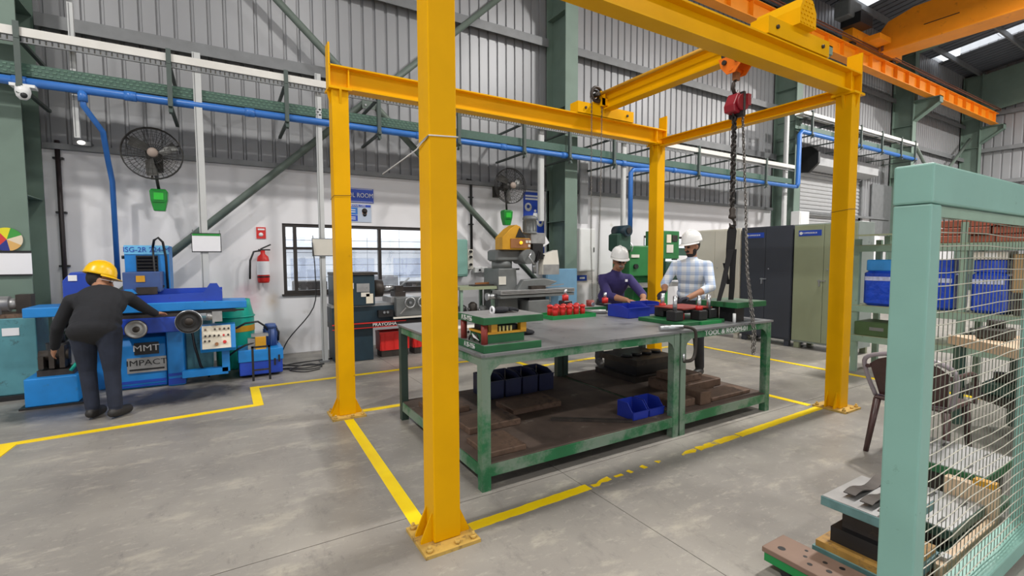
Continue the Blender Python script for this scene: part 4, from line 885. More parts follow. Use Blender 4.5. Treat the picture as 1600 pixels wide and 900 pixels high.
MB().cyl((-.2, 6.6, .8), (-.14, 6.6, .8), .045, 12).box(-.14, -.04, 6.56, 6.66, .74, .86).build('valve', 'greysteel', g)
# control pendant
pd = MB().prism([(6.58, .38), (6.85, .38), (6.85, .69), (6.66, .69), (6.56, .42)], 'x', -.27, .09).build('control_pendant', 'blue', g, bevel=.006)
def pface(u, v): return (-.25+u*.29, 6.562+v*.095+.003*0, .425+v*.26)
vs = [Vector(pface(u, v))+Vector((0, d, 0)) for d in (-.012, -.004) for u, v in ((0, 0), (1, 0), (1, 1), (0, 1))]
MB().add(vs, [(3, 2, 1, 0), (4, 5, 6, 7), (0, 1, 5, 4), (1, 2, 6, 5), (2, 3, 7, 6), (3, 0, 4, 7)]).build('panel', 'cream', pd)
btn = [(.12, .83, 'brownsteel'), (.45, .83, 'darksteel'), (.62, .83, 'brownsteel'), (.78, .83, 'darksteel'), (.93, .83, 'darksteel'), (.12, .55, 'black'), (.27, .55, 'black'), (.43, .55, 'darksteel'), (.58, .55, 'darksteel'), (.75, .55, 'red'), (.91, .55, 'darksteel'), (.1, .33, 'darksteel'), (.25, .33, 'darksteel'), (.5, .18, 'copper'), (.78, .25, 'red')]
for u, v, m in btn:
    p = Vector(pface(u, v)); MB().cyl(p+Vector((0, -.012, 0)), p+Vector((0, -.035, .008)), .019 if v < .3 else .011, 10).build('button', m, pd)
MB().box(-.06, .02, 6.66, 6.75, .12, .38).box(-.46, .0, 6.66, 6.76, .09, .17).build('pendant_arm', 'blue', g)
MB().tube([(-.36, 6.75, .7), (-.33, 6.72, .45), (-.28, 6.74, .2), (-.2, 6.8, .05)], .014, 8).build('cable', 'black', g)
MB().tube([(-.72, 7.1, 1.62), (-.7, 7.05, 1.70), (-.66, 7.05, 1.73), (-.62, 7.08, 1.68), (-.6, 7.12, 1.5), (-.59, 7.1, 1.05)], .014, 8).build('cable', 'black', g)
MB().tube([(-.72, 7.1, 1.62), (-.715, 7.08, 1.4), (-.7, 7.02, 1.2), (-.64, 6.98, 1.12), (-.62, 7.0, 1.16)], .011, 8).build('cable', 'black', g)
# coolant tank and pump at the left
t = thing('coolant_tank', 'bright blue coolant tank on the floor left of bending worker', 'tank', (-1.53, 6.55, 0)); MB().box(-1.72, -1.32, 6.4, 6.78, .02, .30).build('tank', 'blue', t, bevel=.01); MB().box(-1.76, -1.28, 6.38, 6.82, 0, .02).build('skid', 'black', t)
MB().box(-1.64, -1.36, 6.48, 6.72, .30, .36).build('lid', 'darksteel', t)
pmp = MB().cyl((-1.5, 6.6, .36), (-1.5, 6.6, .62), .09, 16).cyl((-1.5, 6.6, .62), (-1.5, 6.6, .7), .06, 14).build('pump_motor', 'black', t); MB().cyl((-1.63, 6.55, .5), (-1.4, 6.55, .5), .055, 12).build('filter_drum', 'darksteel', t); MB().tube([(-1.3, 6.55, .52), (-1.33, 6.48, .42), (-1.38, 6.45, .34)], .016, 8).build('hose', 'binteal', t)
for k in range(3): MB().box(-1.62+k*.08, -1.58+k*.08, 6.45, 6.7, .38, .5+.05*k).build('bracket', 'darksteel', t)
# hydraulic unit at the right
t = thing('hydraulic_unit', 'blue hydraulic power unit with motor right of the grinder', 'power unit', (.36, 6.9, 0)); tk = MB().box(.12, .6, 6.68, 7.12, .03, .33).build('tank', 'deepblue', t, bevel=.01); MB().box(.11, .61, 6.67, 7.13, .20, .345).build('lid', 'blue', tk, bevel=.006)
for x, z in ((.55, .22), (.5, .18)): MB().box(x, x+.02, 6.66, 6.67, z-.05, z+.04).build('level_gauge', 'black', tk)
mt = MB().cyl((.49, 6.95, .345), (.49, 6.95, .58), .075, 16).cyl((.49, 6.95, .58), (.49, 6.95, .63), .085, 16, .06).build('motor', 'slateblue', t)
for k in range(8):
    a = 2*PI*k/8; MB().box(-.004, .004, .074, .088, .36, .57, Matrix.Translation((.49, 6.95, 0)) @ Matrix.Rotation(a, 4, 'Z')).build('fin', 'slateblue', mt)
MB().box(.3, .42, 6.69, 6.76, .32, .5).build('valve_block', 'ochre', t, bevel=.004); MB().box(.22, .3, 6.72, 6.82, .345, .48).build('valve', 'greysteel', t); MB().box(.26, .45, 6.72, 6.85, .5, .53).build('manifold', 'greysteel', t)
MB().tube([(.1, 6.75, .62), (.2, 6.72, .68), (.34, 6.74, .69), (.42, 6.8, .62), (.45, 6.85, .56)], .012, 8).build('hose', 'black', t); MB().tube([(-.02, 6.78, .26), (.1, 6.72, .36), (.2, 6.72, .41), (.36, 6.74, .44)], .012, 8).build('hose', 'black', t); MB().tube([(.58, 6.95, .4), (.585, 6.9, .52), (.55, 6.93, .58)], .012, 8).build('hose', 'black', t)
t = thing('stand', 'small black angle iron stand in front of hydraulic unit', 'stand', (.33, 6.5, 0))
for x in (.245, .425): MB().box(x, x+.025, 6.47, 6.49, 0, .42).build('leg', 'black', t)
MB().box(.245, .45, 6.475, 6.485, .12, .14).build('rung', 'darksteel', t); MB().box(.245, .45, 6.47, 6.5, .4, .42).build('top', 'black', t)
t = thing('drum', 'teal plastic drum standing against wall behind control pendant', 'drum', (.1, 7.55, 0)); MB().lathe([(0, 0), (.2, 0), (.23, .04), (.235, .7), (.2, .85), (.19, .93), (.17, .93), (.17, .8), (0, .8)], (.1, 7.5, 0), n=24).build('body', 'binteal', t); MB().lathe([(.238, .5), (.238, .58)], (.1, 7.5, 0), n=24).build('label_band', 'ochre', t); MB().torus((.1, 7.5, .7), .237, .012, 'z', 24, 6).build('hoop', 'binteal', t)
# teal machine at the left edge with a motor on top
t = thing('spindle_stand', 'teal cabinet at the left edge carrying a greasy spindle head', 'machine', (-2.05, 7.15, 0)); cbn = MB().box(-2.5, -1.74, 6.95, 7.38, .05, .86).build('cabinet', 'teal', t, bevel=.01); MB().box(-2.0, -1.87, 6.943, 6.95, .68, .76).build('label', 'paper', cbn); MB().box(-2.52, -1.72, 6.9, 7.37, 0, .05).build('mat', 'black', cbn); MB().cyl((-2.12, 6.95, .62), (-2.12, 6.92, .62), .02, 10).build('lock', 'steel', cbn)
MB().box(-2.45, -1.76, 6.98, 7.36, .86, .9).build('bed', 'brownsteel', t); MB().cyl((-2.4, 7.15, 1.0), (-1.98, 7.15, 1.0), .085, 16).cyl((-2.02, 7.15, 1.0), (-1.9, 7.15, 1.0), .06, 14).build('spindle', M['greysteel'], t); MB().box(-1.92, -1.8, 7.08, 7.22, .9, 1.1).build('chuck', 'darksteel', t); MB().cyl((-2.1, 7.0, .93), (-2.02, 7.0, .93), .05, 12).build('flange', 'greysteel', t)
# loose cables on the floor by the trunking post
pts = [(1.06, 7.12, 1.7), (1.08, 7.08, 1.3), (1.05, 7.1, .8), (.72, 7.2, .35), (.62, 7.2, .06), (.75, 7.1, .012), (1.0, 7.0, .012), (1.15, 7.0, .012), (.9, 6.85, .012), (.7, 6.95, .012), (.55, 7.0, .012), (.75, 7.2, .014), (1.2, 7.2, .03), (1.35, 7.3, .012)]
def smooth(pts, k=5):
    P = [Vector(p) for p in pts]; out = []
    for i in range(len(P)-1):
        p0, p1, p2, p3 = P[max(0, i-1)], P[i], P[i+1], P[min(len(P)-1, i+2)]
        for j in range(k):
            t_ = j/k; out.append(.5*((2*p1)+(-p0+p2)*t_+(2*p0-5*p1+4*p2-p3)*t_*t_+(-p0+3*p1-3*p2+p3)*t_**3))
    return out+[P[-1]]
tag(MB().tube(smooth(pts), .008, 6).build('cable', 'black'), 'black cable hanging from the board and coiled on floor by post', 'cable')
tag(MB().tube(smooth([(.62, 6.95, .01), (.9, 6.75, .01), (1.1, 6.85, .012), (.95, 7.05, .02), (.7, 6.85, .01), (.85, 6.62, .01), (1.05, 6.7, .01)]), .007, 6).build('cable', 'black'), 'loose black cable loop lying on floor near hydraulic unit', 'cable')

# ================================================================== LATHE behind the left gantry columns
t = thing('lathe', 'dark teal centre lathe standing under the window', 'machine', (2.2, 7.2, 0))
MB().box(1.3, 1.83, 6.95, 7.45, 0, .48).build('headstock_cabinet', 'darkteal', t, bevel=.01); MB().box(2.8, 3.2, 6.95, 7.45, 0, .48).build('tailstock_cabinet', 'darkteal', t, bevel=.01)
ct = MB().box(1.27, 3.22, 6.88, 7.5, .48, .56).build('chip_tray', 'black', t); MB().box(1.25, 2.3, 6.872, 6.88, .545, .56).box(1.25, 2.3, 6.872, 6.88, .48, .49).build('stripe', 'red', ct); text('maker_name', 'PRAYOSHA', .07, 'white', ct, (1.98, 6.875, .52))
MB().box(1.27, 3.2, 6.98, 7.35, .56, .78).build('bed', 'darkteal', t); MB().box(1.27, 3.2, 7.0, 7.33, .78, .82).build('ways', 'greysteel', t)
hs = MB().box(1.3, 1.86, 6.92, 7.4, .8, 1.24).build('headstock', 'darkteal', t, bevel=.012)
for (x0, x1, z0, z1, m) in ((1.6, 1.78, 1.0, 1.12, 'greysteel'), (1.66, 1.78, .93, .99, 'offwhite'), (1.73, 1.83, .83, .97, 'cream'), (1.5, 1.56, 1.05, 1.13, 'offwhite')): MB().box(x0, x1, 6.912, 6.92, z0, z1).build('panel', m, hs)
MB().box(1.3, 1.9, 6.9, 7.42, 1.24, 1.28).build('cover', 'darksteel', hs)
MB().cyl((1.86, 7.15, 1.03), (2.02, 7.15, 1.03), .13, 20).build('chuck', 'darksteel', t); MB().cyl((2.02, 7.15, 1.03), (2.2, 7.15, 1.03), .05, 14).build('workpiece', 'steel', t)
sd = MB().box(2.1, 2.5, 6.95, 7.4, .82, .9).build('saddle', 'greysteel', t); MB().box(2.2, 2.36, 7.05, 7.3, .9, .97).box(2.22, 2.34, 7.1, 7.24, .97, 1.06).build('tool_post', 'darksteel', sd); MB().bar((2.3, 7.1, 1.06), (2.4, 7.0, 1.18), .02).build('lever', 'steel', sd)
ap = MB().box(2.15, 2.62, 6.85, 6.98, .62, .9).build('apron', M['millgrey'], t, bevel=.01)
for x in (2.35, 2.55): MB().torus((x, 6.82, .82), .075, .012, 'y', 20, 6).cyl((x, 6.86, .82), (x, 6.8, .82), .02, 10).build('handwheel', 'steel', ap)
MB().bar((2.2, 6.83, .66), (2.28, 6.8, .75), .015).build('lever', 'steel', ap); MB().box(2.1, 2.6, 6.84, 6.86, .59, .615).build('chip_guard', 'offwhite', ap)
MB().box(1.9, 2.12, 6.9, 7.1, .62, .72).build('gearbox', 'black', t)
for x in (1.98, 2.03): MB().cyl((x, 6.9, .69), (x, 6.88, .69), .018, 10).build('dial', 'steel', t)
MB().cbox(2.9, 3.15, 7.02, 7.32, .82, 1.12, .02).build('tailstock', 'darkteal', t)
for i, (x0, x1, lab) in enumerate(((1.95, 2.4, 'red plastic crate on floor under the lathe'), (2.46, 2.6, 'smaller red tub beside the red crate under the lathe'))):
    q = thing('crate', lab, 'crate', ((x0+x1)/2, 7.15, .03)); z0, z1 = .1, .38 if i == 0 else .3
    mb = MB(); a, bb = x0, x1
    mb.prism([(a+.02, z0), (bb-.02, z0), (bb, z1), (a, z1)], 'y', 7.02, 7.035).prism([(a+.02, z0), (bb-.02, z0), (bb, z1), (a, z1)], 'y', 7.28, 7.295).box(a, a+.015, 7.035, 7.28, z0, z1).box(bb-.015, bb, 7.035, 7.28, z0, z1).box(a+.015, bb-.015, 7.035, 7.28, z0, z0+.015).build('shell', 'red', q)
    MB().box(a-.015, bb+.015, 7.005, 7.02, z1-.03, z1).build('rim', 'red', q); MB().box(a+.02, bb-.02, 7.03, 7.28, z0-.1, z0).build('plinth', 'darksteel', q)
    for k in range(3 if i == 0 else 1): MB().box(a+.07+k*.14, a+.08+k*.14, 7.01, 7.02, z0+.02, z1-.03).build('rib', 'red', q)
# ================================================================== GREY MILLING MACHINE
t = thing('milling_machine', 'grey turret milling machine with ochre head cover behind the table', 'machine', (4.4, 7.3, 0))
MB().box(3.98, 4.5, 7.0, 7.7, 0, .12).build('base', 'millgrey', t, bevel=.02); MB().prism([(4.0, .12), (4.45, .12), (4.38, 1.3), (4.02, 1.3)], 'y', 7.1, 7.65).build('column', 'millgrey', t, bevel=.02)
MB().box(4.02, 4.16, 7.085, 7.1, 1.02, 1.16).build('plate', 'offwhite', t)
MB().cyl((4.2, 7.3, 1.3), (4.2, 7.3, 1.42), .18, 20).build('turret', 'millgrey', t); MB().cbox(3.98, 4.62, 7.1, 7.45, 1.42, 1.62, .03).build('ram', 'millgrey', t)
MB().cyl((4.55, 6.95, 1.5), (4.55, 7.35, 1.5), .13, 18).build('head_swivel', 'millgrey', t)
hc = MB().prism([(4.04, 1.62), (4.60, 1.62), (4.6, 1.82), (4.5, 1.82), (4.40, 2.02), (4.32, 2.05), (4.2, 1.98), (4.04, 1.83)], 'y', 7.0, 7.25).build('head_cover', 'ochre', t, bevel=.008); MB().prism([(4.2, 1.65), (4.60, 1.65), (4.6, 1.81), (4.2, 1.81)], 'y', 6.985, 7.0).build('control_panel', 'copper', hc); MB().prism([(4.3, 1.83), (4.5, 1.83), (4.38, 2.0)], 'y', 6.99, 7.0).build('opening', 'black', hc)
MB().ball((4.4, 6.98, 1.74), .03).build('lamp', 'amber', hc)
for x, z in ((4.52, 1.76), (4.58, 1.76), (4.57, 1.69)): MB().box(x-.022, x+.022, 6.975, 6.985, z-.022, z+.022).build('button', 'offwhite', hc)
mo = MB().lathe([(0, 2.22), (.1, 2.22), (.13, 2.18), (.13, 2.15), (.115, 2.14), (.115, 1.94), (.14, 1.93), (.14, 1.9), (0, 1.9)], (4.66, 7.1, 0), n=24).build('motor', 'millgrey', t)
for k in range(12):
    a = 2*PI*k/12; MB().box(-.004, .004, .112, .128, 1.95, 2.13, Matrix.Translation((4.66, 7.1, 0)) @ Matrix.Rotation(a, 4, 'Z')).build('fin', 'millgrey', mo)
MB().cbox(4.62, 4.92, 6.98, 7.25, 1.72, 1.92, .015).build('gear_case', 'greysteel', t); MB().box(4.64, 4.86, 6.97, 7.2, 1.46, 1.72).build('quill_head', 'black', t); MB().cyl((4.74, 7.08, 1.2), (4.74, 7.08, 1.46), .04, 14).build('quill', 'steel', t)
MB().tube([(4.56, 6.9, 1.58), (4.5, 6.88, 1.5), (4.56, 6.86, 1.4), (4.62, 6.88, 1.36)], .015, 8).build('feed_handle', 'steel', t)
for k in range(5): MB().bar((4.7+k*.03, 6.95, 1.4+.03*k), (4.74+k*.03, 6.92, 1.6-.02*k), .02).build('cable_bundle', 'black', t)
dp = MB().prism([(4.84, 1.18), (5.2, 1.18), (5.2, 1.36), (5.16, 1.62), (4.88, 1.54), (4.84, 1.38)], 'y', 6.95, 7.1).build('readout_box', 'offwhite', t, bevel=.006); MB().box(4.85, 5.19, 6.94, 6.95, 1.18, 1.36).build('lower_case', 'greysteel', dp); MB().prism([(4.86, 1.62), (5.1, 1.75), (5.0, 1.9), (4.88, 1.84)], 'y', 7.12, 7.13).build('paper', 'paper', dp)
MB().box(4.5, 4.95, 6.9, 7.4, .35, .74).build('knee', 'millgrey', t, bevel=.015); MB().box(4.55, 4.9, 6.95, 7.4, .74, .82).build('saddle', 'black', t)
tb = MB().box(3.92, 5.48, 6.85, 7.2, .86, .93).build('table', 'greysteel', t, bevel=.006); MB().box(3.92, 5.48, 6.87, 7.18, .80, .85).build('table_base', 'millgrey', tb)
for z in (.885, .91): MB().box(3.95, 5.46, 6.847, 6.85, z, z+.006).build('slot', 'black', tb)
MB().cyl((3.92, 7.02, .83), (3.78, 7.02, .83), .05, 14).cyl((3.78, 7.02, .83), (3.74, 7.02, .83), .065, 14).build('handwheel', 'steel', tb); MB().box(4.55, 4.85, 6.88, 7.1, .93, .99).build('vise', 'darksteel', tb); MB().bar((4.85, 6.98, .96), (5.3, 6.95, 1.0), .02).build('vise_handle', 'steel', tb)
MB().prism([(4.3, .9), (4.9, .93), (5.2, 1.05), (4.9, 1.12), (4.45, 1.1)], 'y', 6.98, 7.1).build('fixture', 'millgrey', tb, bevel=.02)
t = thing('cabinet', 'light blue electrical cabinet behind the milling machine table', 'cabinet', (5.6, 7.55, 0)); MB().cbox(5.15, 5.9, 7.3, 7.42, .1, 1.27, .01).build('body', 'skyblue', t); MB().box(5.18, 5.87, 7.292, 7.3, .15, 1.24).build('door', 'skyblue', t); MB().box(5.2, 5.62, 7.32, 7.4, 0, .1).build('plinth', 'darksteel', t); MB().box(5.22, 5.25, 7.28, 7.292, .65, .75).build('handle', 'steel', t)
# bench with shelf between the near column and the milling machine
t = thing('bench', 'low green bench shelf with tools left of the milling machine', 'bench', (3.75, 7.35, 0))
for x in (3.32, 3.92): 
    for y in (7.15, 7.6): MB().box(x, x+.05, y, y+.05, 0, .95).build('leg', 'seagreen2', t)
MB().box(3.3, 4.0, 7.12, 7.68, .95, 1.0).build('top', M['cabolive'], t); MB().box(3.3, 4.0, 7.12, 7.68, .5, .53).build('shelf', 'darksteel', t)
for x, z, lab, m, h_ in ((3.42, .53, 'black motor part on the bench shelf, left', 'black', .16), (3.62, .53, 'black motor part on the bench shelf, middle', 'darksteel', .2), (3.82, .53, 'dark cylinder on the bench shelf, right', 'millgrey', .13)):
    q = thing('machine_part', lab, 'part', (x, 7.3, z)); MB().lathe([(0, z), (.07, z), (.08, z+.03), (.075, z+h_*.8), (.03, z+h_), (0, z+h_)], (x, 7.3, 0), n=14).build('body', m, q); MB().cyl((x-.09, 7.3, z+h_*.4), (x+.09, 7.3, z+h_*.4), .03, 10).build('axle', 'greysteel', q)
q = thing('tool_tray', 'flat brown tool tray lying on the green bench', 'tray', (3.8, 7.3, 1.0)); MB().box(3.6, 3.98, 7.2, 7.4, 1.0, 1.025).build('base', 'darksteel', q); MB().bar((3.65, 7.25, 1.045), (3.95, 7.33, 1.045), .03).build('tool', 'copper', q)
# ================================================================== GREEN MILLING MACHINE behind the men
t = thing('milling_machine', 'green milling machine behind the two men in white helmets', 'machine', (7.5, 7.2, 0))
MB().box(7.1, 8.0, 6.9, 7.6, 0, .15).build('base', 'machgreen', t, bevel=.02); MB().box(7.2, 7.8, 7.1, 7.6, .15, 1.1).build('column', 'machgreen', t, bevel=.02)
MB().box(6.95, 8.0, 6.95, 7.45, 1.1, 1.72).build('head_stock', 'machgreen', t, bevel=.02); MB().box(7.75, 8.35, 6.9, 7.3, 1.45, 2.04).build('gear_head', 'machgreen', t, bevel=.015)
gp = MB().box(7.95, 8.15, 6.885, 6.9, 1.58, 1.75).build('data_plate', 'offwhite', t); MB().box(7.95, 8.08, 6.885, 6.9, 1.79, 1.96).build('chart', 'cream', t); MB().box(8.12, 8.28, 6.885, 6.9, 1.82, 1.95).build('display', 'darksteel', t)
MB().cyl((7.1, 6.95, 1.3), (7.1, 6.9, 1.3), .05, 14).build('dial', 'black', t); MB().box(6.98, 7.2, 6.93, 6.95, 1.48, 1.54).build('label_strip', 'offwhite', t)
MB().box(6.9, 8.6, 6.75, 7.1, .88, .96).build('table', 'greysteel', t); MB().box(7.4, 7.9, 6.8, 7.3, .4, .88).build('knee', 'machgreen', t); MB().box(7.9, 8.3, 6.85, 7.15, 1.0, 1.4).build('spindle_head', 'machgreen2', t, bevel=.02); MB().cyl((8.05, 6.85, 1.2), (8.05, 6.7, 1.2), .07, 14).build('handwheel', 'darksteel', t)
for k in range(4): MB().tube([(7.6+k*.1, 6.92, 1.12), (7.55+k*.12, 6.8, 1.06), (7.6+k*.1, 6.75, .98)], .025, 8).build('hose', 'black', t)
MB().box(8.4, 9.4, 7.1, 7.5, 1.5, 1.68).build('over_arm', 'machgreen2', t); MB().box(8.35, 8.75, 6.95, 7.1, 1.42, 1.52).build('rag', 'paper', t)
tr = thing('drill_head', 'dark green drill head with motor behind the man in navy shirt', 'machine', (6.68, 7.0, 0)); MB().cyl((6.68, 7.0, .05), (6.68, 7.0, 1.95), .075, 16).build('pillar', 'machgreen2', tr); MB().cyl((6.68, 7.0, 0), (6.68, 7.0, .05), .25, 20).build('base', 'machgreen2', tr); MB().cbox(6.54, 6.9, 6.85, 7.15, 1.6, 1.95, .03).build('head', 'machgreen2', tr); MB().cyl((6.74, 6.78, 2.0), (6.74, 7.15, 2.0), .11, 18).build('motor', M['darkteal'], tr); MB().cyl((6.74, 6.76, 2.0), (6.74, 6.78, 2.0), .06, 12).build('motor_cap', 'black', tr); MB().tube([(6.9, 6.95, 1.85), (6.98, 6.9, 1.7), (6.93, 6.88, 1.6)], .012, 8).build('handle', 'steel', tr)

# ================================================================== CABINETS in a row facing left
CXF = 7.95
for (y0, y1, m, lab, plate) in ((5.22, 6.25, 'cabgrey', 'light grey steel cupboard behind the hanging sling', False), (4.3, 5.2, 'cabdark', 'charcoal steel cupboard in the middle of the cupboard row', True), (3.36, 4.28, 'cabolive', 'olive green steel cupboard behind the right gantry column', True)):
    t = thing('cupboard', lab, 'cupboard', (CXF+.25, (y0+y1)/2, 0), 'row of steel cupboards')
    MB().box(CXF, CXF+.5, y0, y1, .1, 2.0).build('carcass', 'cabgreyside' if m == 'cabolive' else m, t, bevel=.005)
    for a, b_, s_ in ((y0+.01, (y0+y1)/2-.003, 1), ((y0+y1)/2+.003, y1-.01, -1)):
        d = MB().box(CXF-.016, CXF, a, b_, .13, 1.98).build('door', m, t, bevel=.003)
        if s_ == -1: MB().box(CXF-.04, CXF-.016, a+.03, a+.05, 1.02, 1.12).box(CXF-.05, CXF-.036, a-.05, a+.06, 1.1, 1.115).build('handle', 'steel', d)
        else: MB().cyl((CXF-.016, b_-.06, 1.28), (CXF-.022, b_-.06, 1.28), .012, 8).build('lock', 'steel', d)
    for y in (y0+.03, y1-.11):
        for x in (CXF+.02, CXF+.42): MB().box(x, x+.06, y, y+.08, 0, .1).build('foot', m, t)
    if plate:
        pl = MB().box(CXF-.022, CXF-.016, y1-.42, y1-.08, 1.81, 1.9).build('name_plate', 'signblue', t); text('lettering', 'COMPRESSOR 01', .036, 'white', pl, (CXF-.024, y1-.25, 1.855), face='-x', xs=.8)
        MB().cyl((CXF-.022, y1-.115, 1.855), (CXF-.024, y1-.115, 1.855), .025, 12).build('emblem', 'white', pl)
t = thing('switch_box', 'white box mounted on the third green column above the cupboards', 'switch box', (13.75, 7.3, 2.1)); MB().cbox(13.6, 14.1, 7.2, 7.44, 2.1, 2.75, .01).build('body', 'white', t); MB().box(13.64, 14.06, 7.19, 7.2, 2.14, 2.71).build('cover', 'white', t)

# ================================================================== MESH FENCE at the right
f = thing('mesh_fence', 'sea green framed wire mesh fence panel in right foreground', 'fence', (2.7, .68, 0))
FY0, FY1, FX = .623, .733, 1.96
MB().box(FX, 3.6, FY0, FY1, 1.645, 1.775).build('top_rail', 'seagreen', f, bevel=.007)
MB().box(FX+.002, FX+.085, FY0+.002, FY1-.002, 0, 1.643).build('post', 'seagreen', f, bevel=.006); MB().box(3.5, 3.6, FY0+.002, FY1-.002, 0, 1.643).build('post', 'seagreen', f, bevel=.006)
MB().box(FX+.087, 3.498, FY0+.002, FY1-.002, .02, .1).build('bottom_rail', 'seagreen', f, bevel=.006)
MB().box(FX+.087, FX+.118, FY0+.012, FY0+.02, .1, 1.64).box(FX+.087, FX+.095, FY0+.02, FY0+.06, .1, 1.64).build('inner_angle', 'seagreen2', f)
MB().box(FX+.118, 3.498, FY0+.012, FY0+.02, 1.605, 1.64).build('inner_angle', 'seagreen2', f)
mb = MB(); x = FX+.13
while x < 3.5: mb.cyl((x, .672, .1), (x, .672, 1.64), .0016, 5, cap=False); x += .0445
stuff(mb.build('vertical_wires', 'vwire', f)); mb = MB()
z = .12
while z < 1.64:
    mb.tube([(FX+.1+k*.2, .668+.003*math.sin(k*2.1+z*3), z+.004*math.sin(k*1.3+z*7)) for k in range(8)], .0021, 5); z += .048
stuff(mb.build('horizontal_wires', 'wire', f))
# ================================================================== CHAIR behind the fence
c = thing('plastic_chair', 'dark brown plastic chair behind the fence post', 'chair', (4.32, 1.5, 0))
def ring_pts(): return [(4.09-.06*math.cos(a*PI/10*1.0), 1.5+.24*math.cos(PI*a/10), .43+.36*math.sin(PI*a/10)**.6) for a in range(11)]
vs = []; fs = []; NU, NV = 8, 5
for d in (0, .008):
    for i in range(NU+1):
        for j in range(NV+1):
            u = (i/NU-.5)*2; v = j/NV; top = .44+.32*v*(1-.25*abs(u)**3)
            vs.append((4.12-.10*v+.05*u*u+d, 1.5+u*(.20+.03*v), top))
K = (NU+1)*(NV+1)
for i in range(NU):
    for j in range(NV):
        a = i*(NV+1)+j; fs += [(a, a+1, a+NV+2, a+NV+1), (K+a+NV+1, K+a+NV+2, K+a+1, K+a)]
MB().add(vs, fs).build('backrest', 'chairbrown', c)
MB().tube(smooth([(4.16, 1.28, .43), (4.1, 1.24, .6), (4.05, 1.25, .72), (4.02, 1.38, .775), (4.01, 1.5, .785), (4.02, 1.62, .775), (4.05, 1.75, .72), (4.1, 1.76, .6), (4.16, 1.72, .43)], 4), .016, 8).build('back_rim', M['chairrim'], c)
MB().cbox(4.12, 4.56, 1.28, 1.72, .405, .435, .012).build('seat', 'chairbrown', c)
for (x, y, dx, dy) in ((4.14, 1.30, -.04, -.03), (4.14, 1.70, -.05, .04), (4.54, 1.31, .03, -.03), (4.54, 1.69, .03, .03)): MB().cyl((x, y, .41), (x+dx, y+dy, 0), .026, 8, .018).build('leg', 'chairbrown', c)
for y in (1.26, 1.74): MB().tube(smooth([(4.06, y, .66), (4.25, y, .655), (4.48, y, .64), (4.54, y, .56), (4.53, y, .42)], 4), .016, 8).build('armrest', 'chairbrown', c)
c.location = (4.36, 1.40, 0)
# ================================================================== STORAGE RACK
RX0, RX1 = 6.9, 7.55
r = thing('storage_rack', 'green steel storage rack seen through the wire mesh', 'rack', (7.2, 1.7, 0))
for y in (.35, 1.88, 2.9):
    for x in (RX0, RX1-.06): MB().box(x, x+.06, y, y+.06, 0, 1.85 if y < 2 else 1.7).build('upright', 'seagreen2', r)
for z in (.42, .80, 1.56):
    MB().box(RX0-.01, RX1, .35, 2.96, z+.055, z+.065).build('shelf', 'cabolive', r)
    for x in (RX0-.012, RX1): MB().box(x, x+.01, .35, 2.96, z-.02, z+.055).build('beam', 'seagreen2', r)
MB().prism([(6.5, 1.72), (7.5, 1.76), (7.5, 1.78), (6.5, 1.74)], 'y', 2.55, 3.0).build('top_shelf', M['cabolive'], r)
MB().box(RX0+.1, RX0+.16, 2.62, 2.68, 1.62, 1.73).build('spacer', 'seagreen2', r)
GY = 'blue film wrapped packs'
k = 0
for (y0, y1, z0, z1, m, lab) in ((2.5, 2.86, .867, 1.3, 'filmblue', 'blue film wrapped pack at the left end of rack'), (1.98, 2.42, .867, 1.3, 'filmblue', 'blue film wrapped pack on rack left of the green upright'), (1.56, 1.85, .867, 1.3, 'filmblue', 'blue film wrapped pack on rack right of the green upright')):
    t = thing('wrapped_pack', lab, 'pack', (7.15, (y0+y1)/2, z0), GY); MB().cbox(6.93, 7.4, y0, y1, z0, z1, .03).build('wrap', m, t); MB().box(6.925, 7.405, y0+.02, y1-.02, z1-.12, z1-.07).build('painted_shine', M['filmshine'], t); MB().cbox(6.95, 7.38, y0+.02, y1-.02, z1, z1+.14, .01).build('upper_pack', M['lightblue'] if y0 > 2.4 else M['filmblue'], t)  # pale band paints the shine of the film as colour
t = thing('carton', 'white carton on top of the blue pack right of rack upright', 'carton', (7.1, 1.7, 1.44)); MB().cbox(6.93, 7.3, 1.57, 1.84, 1.441, 1.53, .008).build('body', 'offwhite', t); MB().box(6.925, 6.93, 1.65, 1.75, 1.46, 1.51).build('label', 'white', t)
t = thing('carton', 'brown cardboard carton at the right end of rack shelf', 'carton', (7.1, 1.1, .87)); MB().cbox(6.93, 7.4, .8, 1.53, 1.1, 1.5, .01).build('body', 'cardboard', t); MB().box(6.925, 6.93, 1.1, 1.14, 1.12, 1.48).build('tape', 'copper', t); MB().box(6.95, 7.4, .82, 1.51, .867, 1.1).build('crate_base', 'darksteel', t)
for i in range(4):
    for j in range(7):
        if i == 3 and j > 4: continue
        y = .5+j*.235+(i % 2)*.04; tag(MB().cbox(6.91+.02*((i+j) % 3), 7.5, y, y+.225, 1.627+i*.085, 1.705+i*.085, .006).build('clay_block', 'brick'), 'reddish brown block, %s from the right in layer %s on rack' % (('first', 'second', 'third', 'fourth', 'fifth', 'sixth', 'seventh')[j], ('one', 'two', 'three', 'four')[i]), 'block', 'reddish brown blocks on the rack')
t = thing('metal_box', 'dark green metal box on the lower left rack shelf', 'box', (7.1, 2.7, .485)); MB().cbox(6.88, 7.3, 2.45, 2.92, .487, .66, .01).build('body', mat('olive_dark', (70, 96, 58), .5, var=.1), t); MB().box(6.875, 6.88, 2.6, 2.75, .56, .6).build('handle', 'steel', t)
